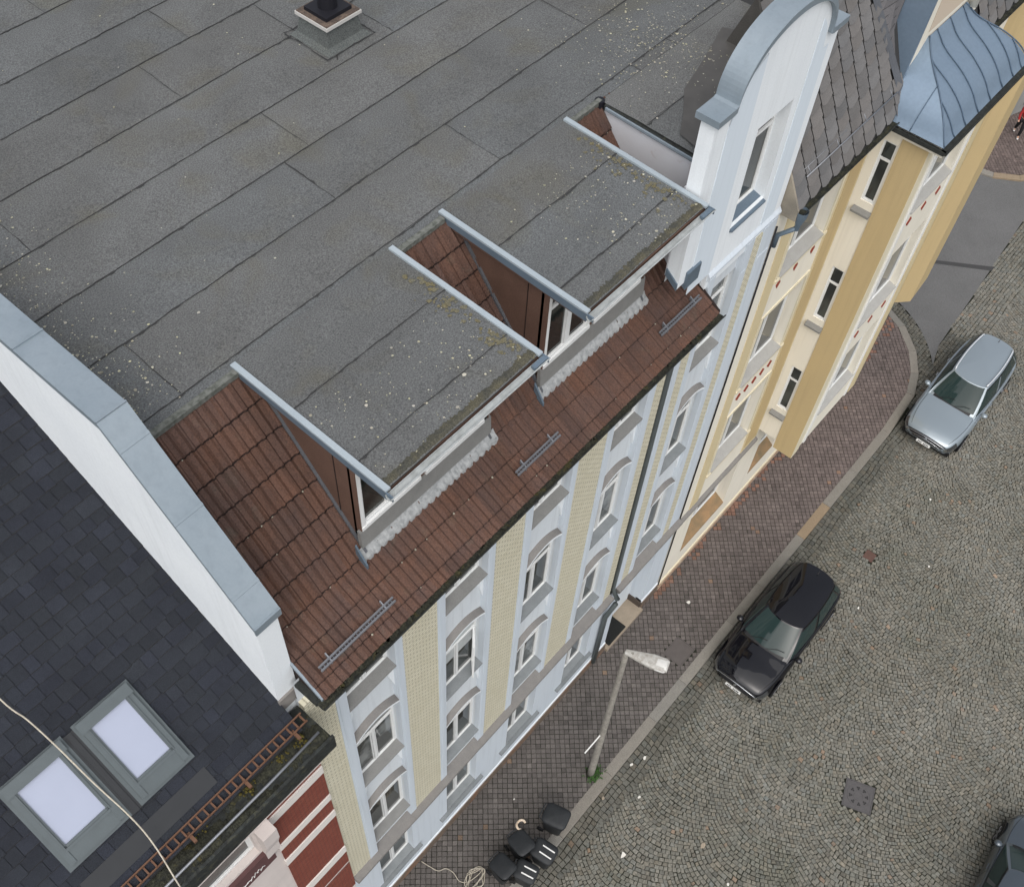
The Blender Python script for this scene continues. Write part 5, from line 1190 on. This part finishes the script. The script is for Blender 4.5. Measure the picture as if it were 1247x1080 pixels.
        # wheel arches and wheels
        for xw in (L / 2 - style['fo'], -L / 2 + style['ro']):
            q = MB(); R1 = .40; P = []
            for r_, dy in ((.30, .003), (R1 - .03, .012), (R1, .016), (R1 + .02, .0)):
                P.append([Vector((xw + r_ * math.cos(e), sg * (h * .995 + dy), .34 + r_ * math.sin(e))) for e in np.linspace(-.3, math.pi + .3, 20)])
            q.grid(P); q.build('wheel_arch', m_trim, car, smooth=False, local=True)
            q = MB(); P = []; rr = .335
            for (r_, dy) in ((.20, -.01), (rr - .03, .0), (rr, -.03), (rr, -.17), (rr - .03, -.20), (.1, -.20)): P.append([Vector((xw + r_ * math.cos(e), sg * (h + .022 + dy), .335 + r_ * math.sin(e))) for e in np.linspace(0, 6.283, 29)[:-1]])
            q.grid(P, closed_v=True); ty = q.build('wheel', m_rub, car, smooth=True, local=True)
            q = MB()
            for k in range(5):
                e = k * 1.2566 + .3; d1 = Vector((math.cos(e), 0, math.sin(e))); s1 = Vector((-d1.z, 0, d1.x)); c = Vector((xw, sg * (h + .022), .335)); q.prism([c + s1 * .035, c - s1 * .035, c - s1 * .025 + d1 * .215, c + s1 * .025 + d1 * .215], (0, sg * .012, 0))
            P = [[Vector((xw + r_ * math.cos(e), sg * (h + .026), .335 + r_ * math.sin(e))) for e in np.linspace(0, 6.283, 25)[:-1]] for r_ in (.20, .225)]; q.grid(P, closed_v=True); q.build('rim', m_rim, ty, local=True)
    patch('headlight', .010, .085, .43, .70, m_hl, .010, both=True); patch('daylight_strip', .010, .02, .45, .68, m_chrome, .016, both=True)
    patch('grille', .0, .022, -.40, .40, m_trim, .010, na=20)
    patch('bumper_intake', .002, .012, -.9, -.62, m_trim, .008); patch('bumper_intake', .002, .012, .62, .9, m_trim, .008)
    q = MB(); q.tube([body_pt(.014, a, .014) for a in np.linspace(-.62, .62, 26)], .011, 6); q.build('grille_bar', m_chrome, body_, smooth=True, local=True)
    if style.get('dark_bumper'): patch('bumper', .0, .03, -.99, .99, m_trim, .004, na=50)
    patch('lower_grille', .0, .006, -.80, -.60, m_trim, .012, na=12); patch('lower_grille', .0, .006, .60, .80, m_trim, .012, na=12)
    q = MB(); q.tube([body_pt(.03, a, .01) for a in np.linspace(.74, .97, 8)], .01, 5); q.tube([body_pt(.004, a, .015) for a in np.linspace(-.86, .86, 20)], .008, 5); q.build('bumper_trim', m_chrome if style.get('rails') else m_trim, body_, smooth=True, local=True)
    patch('tail_light', .955, .992, .46, .66, m_tail, .008, both=True)
    q = MB(); xf = L / 2 + .004; q.obox((xf, -.26, .40), (.0, .52, 0), (.012, 0, 0), (-.02, 0, .11)); npl = q.build('number_plate', m_wht, body_, local=True)
    q = MB()
    for k in range(8):
        if k != 3: q.obox((xf + .013, -.2 + k * .052, .43), (.0, .03, 0), (.003, 0, 0), (-.01, 0, .055))
    q.build('plate_marks', m_trim, npl, local=True)
    q = MB(); c = body_pt(.006, 0, .02) + Vector((.012, 0, .03)); q.tube([c, c + Vector((.012, 0, .006))], .045, 14); q.build('emblem', m_chrome, body_, local=True)
    q = MB(); q.tube([Vector((rt_ + .25, 0, H + .0)), Vector((rt_ + .17, 0, H + .075))], .016, 6, r2=.006); q.build('antenna', m_trim, car, local=True)
    return car
make_car('parked_car', 'glossy black crossover parked by the kerb between the lamp and the grey estate', 4.85, 1.95, 1.62, m_carb, dict(hood=.95, belt=1.02, xb=(.285, .46, .93, .995), fo=.92, ro=.88), (14.0, -3.72, -.095), math.pi)
make_car('parked_car', 'silver blue estate car with chrome roof rails parked where the kerb bends', 5.5, 2.08, 1.62, m_cars, dict(hood=.93, belt=1.0, xb=(.30, .465, .94, .997), fo=1.0, ro=1.05, rails=True), (26.35, -3.72, -.095), math.pi)
make_car('parked_car', 'dark blue grey car cut off by the bottom right corner', 4.3, 1.80, 1.52, m_cart, dict(hood=.90, belt=.97, xb=(.27, .46, .88, .985), fo=.86, ro=.8), (11.75, -12.62, -.095), math.radians(3))

# ================================================================== BINS
def make_bin(loc, rz, s=1.0, label=None, bars=True, lidtilt=0.0):
    t = empty('wheelie_bin', loc, label, 'bin', 'black wheelie bins on the kerb', rz=rz)
    b = MB(); P = []
    for z, k in ((.06, .76), (.3, .82), (.7, .92), (.93, 1.0), (.98, 1.06), (1.0, 1.06)):
        w_, d_ = .29 * k * s, .35 * k * s; pts = []
        for q in range(24):
            e = 2 * math.pi * q / 24; cx = math.copysign(abs(math.cos(e)) ** .35, math.cos(e)); sy = math.copysign(abs(math.sin(e)) ** .35, math.sin(e)); pts.append((w_ * cx, d_ * sy, z * s))
        P.append(pts)
    b.grid(P, closed_v=True); b.poly(P[0][::-1]); b.build('tub', m_bin, t, local=True, smooth=False)
    b = MB(); P = []
    for k, z in ((1.1, 0), (1.1, .035), (.95, .07), (.6, .095), (.1, .105)):
        pts = []
        for q in range(24):
            e = 2 * math.pi * q / 24; cx = math.copysign(abs(math.cos(e)) ** .4, math.cos(e)); sy = math.copysign(abs(math.sin(e)) ** .4, math.sin(e)); yy = .35 * k * s * sy; pts.append((.29 * k * s * cx, yy, 1.0 * s + z * s + (.37 * s - yy) * math.tan(lidtilt)))
        P.append(pts)
    b.grid(P, closed_v=True); b.poly(P[-1]); ld = b.build('lid', m_bin, t, local=True, smooth=True)
    if bars:
        b = MB()
        for x in (-.11, .11): b.box(x * s - .016, x * s + .016, -.30 * s, .12 * s, 1.105 * s, 1.12 * s)
        b.each('lid_stripe', m_wht, ld, local=True)
    b = MB(); b.tube([(-.24 * s, .37 * s, .98 * s), (-.22 * s, .44 * s, 1.0 * s), (.22 * s, .44 * s, 1.0 * s), (.24 * s, .37 * s, .98 * s)], .018, 6); b.build('handle', m_bin, t, local=True, smooth=True)
    for sg in (1, -1):
        b = MB(); b.tube([(sg * .24 * s, .32 * s, .1), (sg * .29 * s, .32 * s, .1)], .1, 16); b.build('wheel', m_rub, t, local=True)
    return t
make_bin((5.05, -2.2, .006), .25, .92, 'largest black wheelie bin at the street lamp end of the row of bins', False, 0.10)
make_bin((4.17, -2.52, -.02), math.radians(8), .86, 'black wheelie bin with two long white lid stripes on the kerb')
make_bin((3.92, -1.93, .006), math.radians(-12), .86, 'black wheelie bin with plain lid beside the pale wicker ring', False, .25)
make_bin((3.47, -2.48, -.02), math.radians(14), .82, 'black wheelie bin with short white lid stripes, last towards the bottom edge')
make_bin((3.15, -1.95, .006), math.radians(-5), .84, 'black wheelie bin with plain lid nearest the white hose', False, .25)
b = MB(); c = Vector((4.28, -1.62, .9)); 
b.tube([c + Vector((.13 * math.cos(q), .11 * math.sin(q), .02 * math.sin(3 * q))) for q in np.linspace(-.5, 4.0, 16)], .032, 8)
tag(b.build('wicker_ring', mat('straw_ring', (.48, .36, .24), .9, noise=.8, nscale=25, col2=(.6, .55, .48)), smooth=True), 'pale straw coloured ring lying on a black bin', 'ring')
# hose
b = MB(); hp = [(2.0, -.10, .04), (2.05, -.35, .02), (2.12, -.6, .02), (2.3, -.72, .02), (2.35, -.95, .02), (2.3, -1.2, .02), (2.45, -1.4, .02)]
for k in range(44):
    q = k * .62; hp.append((2.62 + (.25 + .09 * math.sin(k * 1.3)) * math.cos(q), -1.48 + (.19 + .08 * math.cos(k * .9)) * math.sin(q), .025 + .0022 * k))
b.tube(smooth_pts(hp, 5), .011, 5); tag(b.build('hose', m_cable, smooth=True), 'tangled thin white hose lying on the pavement by the blue house', 'hose')
# covers in the paving
def cover(name, cx, cy, sx_, sy_, rz, z, label, holes=True, m_=m_cast):
    t = empty(name, (cx, cy, z), label, 'cover', rz=rz)
    b = MB(); b.box(-sx_, sx_, -sy_, sy_, -.1, .0); b.build('cover_plate', m_, t, local=True)
    b = MB(); fr_ = .035
    for q in ((-sx_ - fr_, sx_ + fr_, sy_ + .006, sy_ + fr_), (-sx_ - fr_, sx_ + fr_, -sy_ - fr_, -sy_ - .006), (-sx_ - fr_, -sx_ - .006, -sy_ - .006, sy_ + .006), (sx_ + .006, sx_ + fr_, -sy_ - .006, sy_ + .006)): b.box(q[0], q[1], q[2], q[3], -.1, .004)
    b.build('cover_frame', m_, t, local=True)
    if holes:
        b = MB()
        for k in range(8):
            e = k * math.pi / 4 + .2
            for dr, de in ((.20, 0), (.25, .10), (.25, -.10)):
                x, y = dr * math.cos(e + de), dr * math.sin(e + de); b.poly([(x + .026 * math.cos(q), y + .026 * math.sin(q), .004) for q in np.linspace(0, 5.5, 8)])
        b.build('vent_holes', m_dark, t, local=True)
        b = MB()
        for r_ in (.32, .13):
            b.tube([(r_ * math.cos(q), r_ * math.sin(q), .001) for q in np.linspace(0, 6.283, 40)], .006, 4)
        b.build('cast_rib', m_, t, local=True)
    return t
cover('manhole_cover', 11.46, -8.2, .38, .38, math.radians(19), -.088, 'square cast iron manhole cover with a ring of holes in the cobbled road')
cover('utility_cover', 11.65, -1.79, .36, .30, 0, .002, 'plain grey square cover set in the pavement near the entrance', False, mat('brown_grey_cover', (.10, .088, .082), .8, noise=.4, nscale=5, fine=.15))
b = MB(); b.box(18.47, 18.83, -4.7, -4.36, -.13, -.09); tag(b.build('valve_cover', mat('rusty_cover', (.105, .06, .048), .8, noise=.6, nscale=10)), 'small rust red square cover among the cobbles behind the black car', 'cover')
# litter
def on(x, y): return 0.008 if y > -2.3 else (.012 if y > -2.6 else -.088)
def paper(x, y, s, label, m_=m_paper, cat='litter'):
    b = MB(); q = [random.uniform(.6, 1.2) for _ in range(6)]; top = [(x + s * q[i] * math.cos(i * 1.047), y + s * q[i] * .7 * math.sin(i * 1.047), on(x, y) + random.uniform(.006, .03)) for i in range(6)]
    b.prism(top, (0, 0, .004)); tag(b.build('litter_scrap', m_), label, cat)
m_tan = mat('tan_spill', (.30, .25, .19), .9)
paper(8.3, -2.95, .07, 'crumpled white paper scrap in the gutter, uphill of two by the lamp'); paper(7.9, -2.78, .06, 'small white paper scrap lying against the kerb by the lamp', )
paper(7.3, -3.5, .05, 'tiny white wrapper on the cobbles just off the kerb'); paper(6.6, -2.75, .06, 'yellowish wrapper against the kerb stones below the lamp', m_tan)
paper(5.75, -4.1, .10, 'pale green white tissue on the cobbles near the bins'); paper(7.4, -5.6, .11, 'tan crumb stain on the cobbled road', m_tan)
paper(7.0, -6.7, .06, 'small bright white scrap out on the open cobbles'); paper(13.2, -1.05, .08, 'white rag on the pavement by the yellow house wall'); paper(4.9, -.9, .035, 'tiny scrap on the pavement by the plinth of the blue house')
paper(16.7, -5.2, .05, 'bright white scrap on cobbles right of the black car tail'); paper(19.6, -6.2, .05, 'white scrap on the cobbles past the rust red cover'); paper(22.0, -5.0, .05, 'white scrap lying before the grey estate car')

# ================================================================== PERSON
def person(loc, rz):
    t = empty('person', loc, 'person in a red jacket and black trousers walking on the far pavement', 'person', rz=rz)
    def skin(name, V, E, R, m_, parent, root=0):
        me = bpy.data.meshes.new(name); me.from_pydata(V, E, []); o = bpy.data.objects.new(name, me); COL.objects.link(o); o.parent = parent
        sk = o.modifiers.new('skin', 'SKIN'); me.materials.append(m_)
        for i, r_ in enumerate(R): me.skin_vertices[0].data[i].radius = (r_, r_) if not isinstance(r_, tuple) else r_
        me.skin_vertices[0].data[root].use_root = True; ss = o.modifiers.new('sub', 'SUBSURF'); ss.levels = 2; ss.render_levels = 2; sk.use_smooth_shade = True; return o
    # body: pelvis, spine, neck, head, arms, legs in mid stride
    V = [(0, 0, .95), (0, 0, 1.15), (0, 0, 1.38), (0, 0, 1.50), (.02, 0, 1.62), (.02, 0, 1.72), (0, .18, 1.40), (-.12, .24, 1.13), (.02, .25, .90), (.05, .25, .82), (0, -.18, 1.40), (.10, -.24, 1.13), (.26, -.22, .95), (.31, -.21, .88),
         (0, .09, .90), (.16, .10, .50), (.12, .10, .09), (.28, .10, .05), (0, -.09, .90), (-.10, -.10, .50), (-.36, -.10, .16), (-.24, -.10, .06)]
    E = [(0, 1), (1, 2), (2, 3), (3, 4), (4, 5), (2, 6), (6, 7), (7, 8), (8, 9), (2, 10), (10, 11), (11, 12), (12, 13), (0, 14), (14, 15), (15, 16), (16, 17), (0, 18), (18, 19), (19, 20), (20, 21)]
    R = [.13, .12, .13, .055, .085, .07, .06, .045, .035, .04, .06, .045, .035, .04, .09, .06, .042, .04, .09, .06, .042, .04]
    bd = skin('body', V, E, R, m_skin, t)
    skin('jacket', [V[0], V[1], V[2], V[6], V[7], V[8], V[10], V[11], V[12]], [(0, 1), (1, 2), (2, 3), (3, 4), (4, 5), (2, 6), (6, 7), (7, 8)], [.155, .15, .155, .08, .06, .05, .08, .06, .05], m_redtop, t)
    skin('trousers', [V[0], V[14], V[15], V[16], V[18], V[19], V[20]], [(0, 1), (1, 2), (2, 3), (0, 4), (4, 5), (5, 6)], [.14, .105, .078, .06, .105, .078, .06], m_jeans, t)
    skin('hair', [(.0, 0, 1.70), (-.03, 0, 1.76), (-.06, 0, 1.66)], [(0, 1), (0, 2)], [.088, .075, .06], m_hair, t)
    for a_, c_ in (((.09, .10, .05), (.30, .10, .04)), ((-.40, -.10, .13), (-.22, -.10, .04))): skin('shoe', [a_, c_], [(0, 1)], [.055, .045], m_wht, t)
person((42.3, 1.3, .0), math.radians(200))
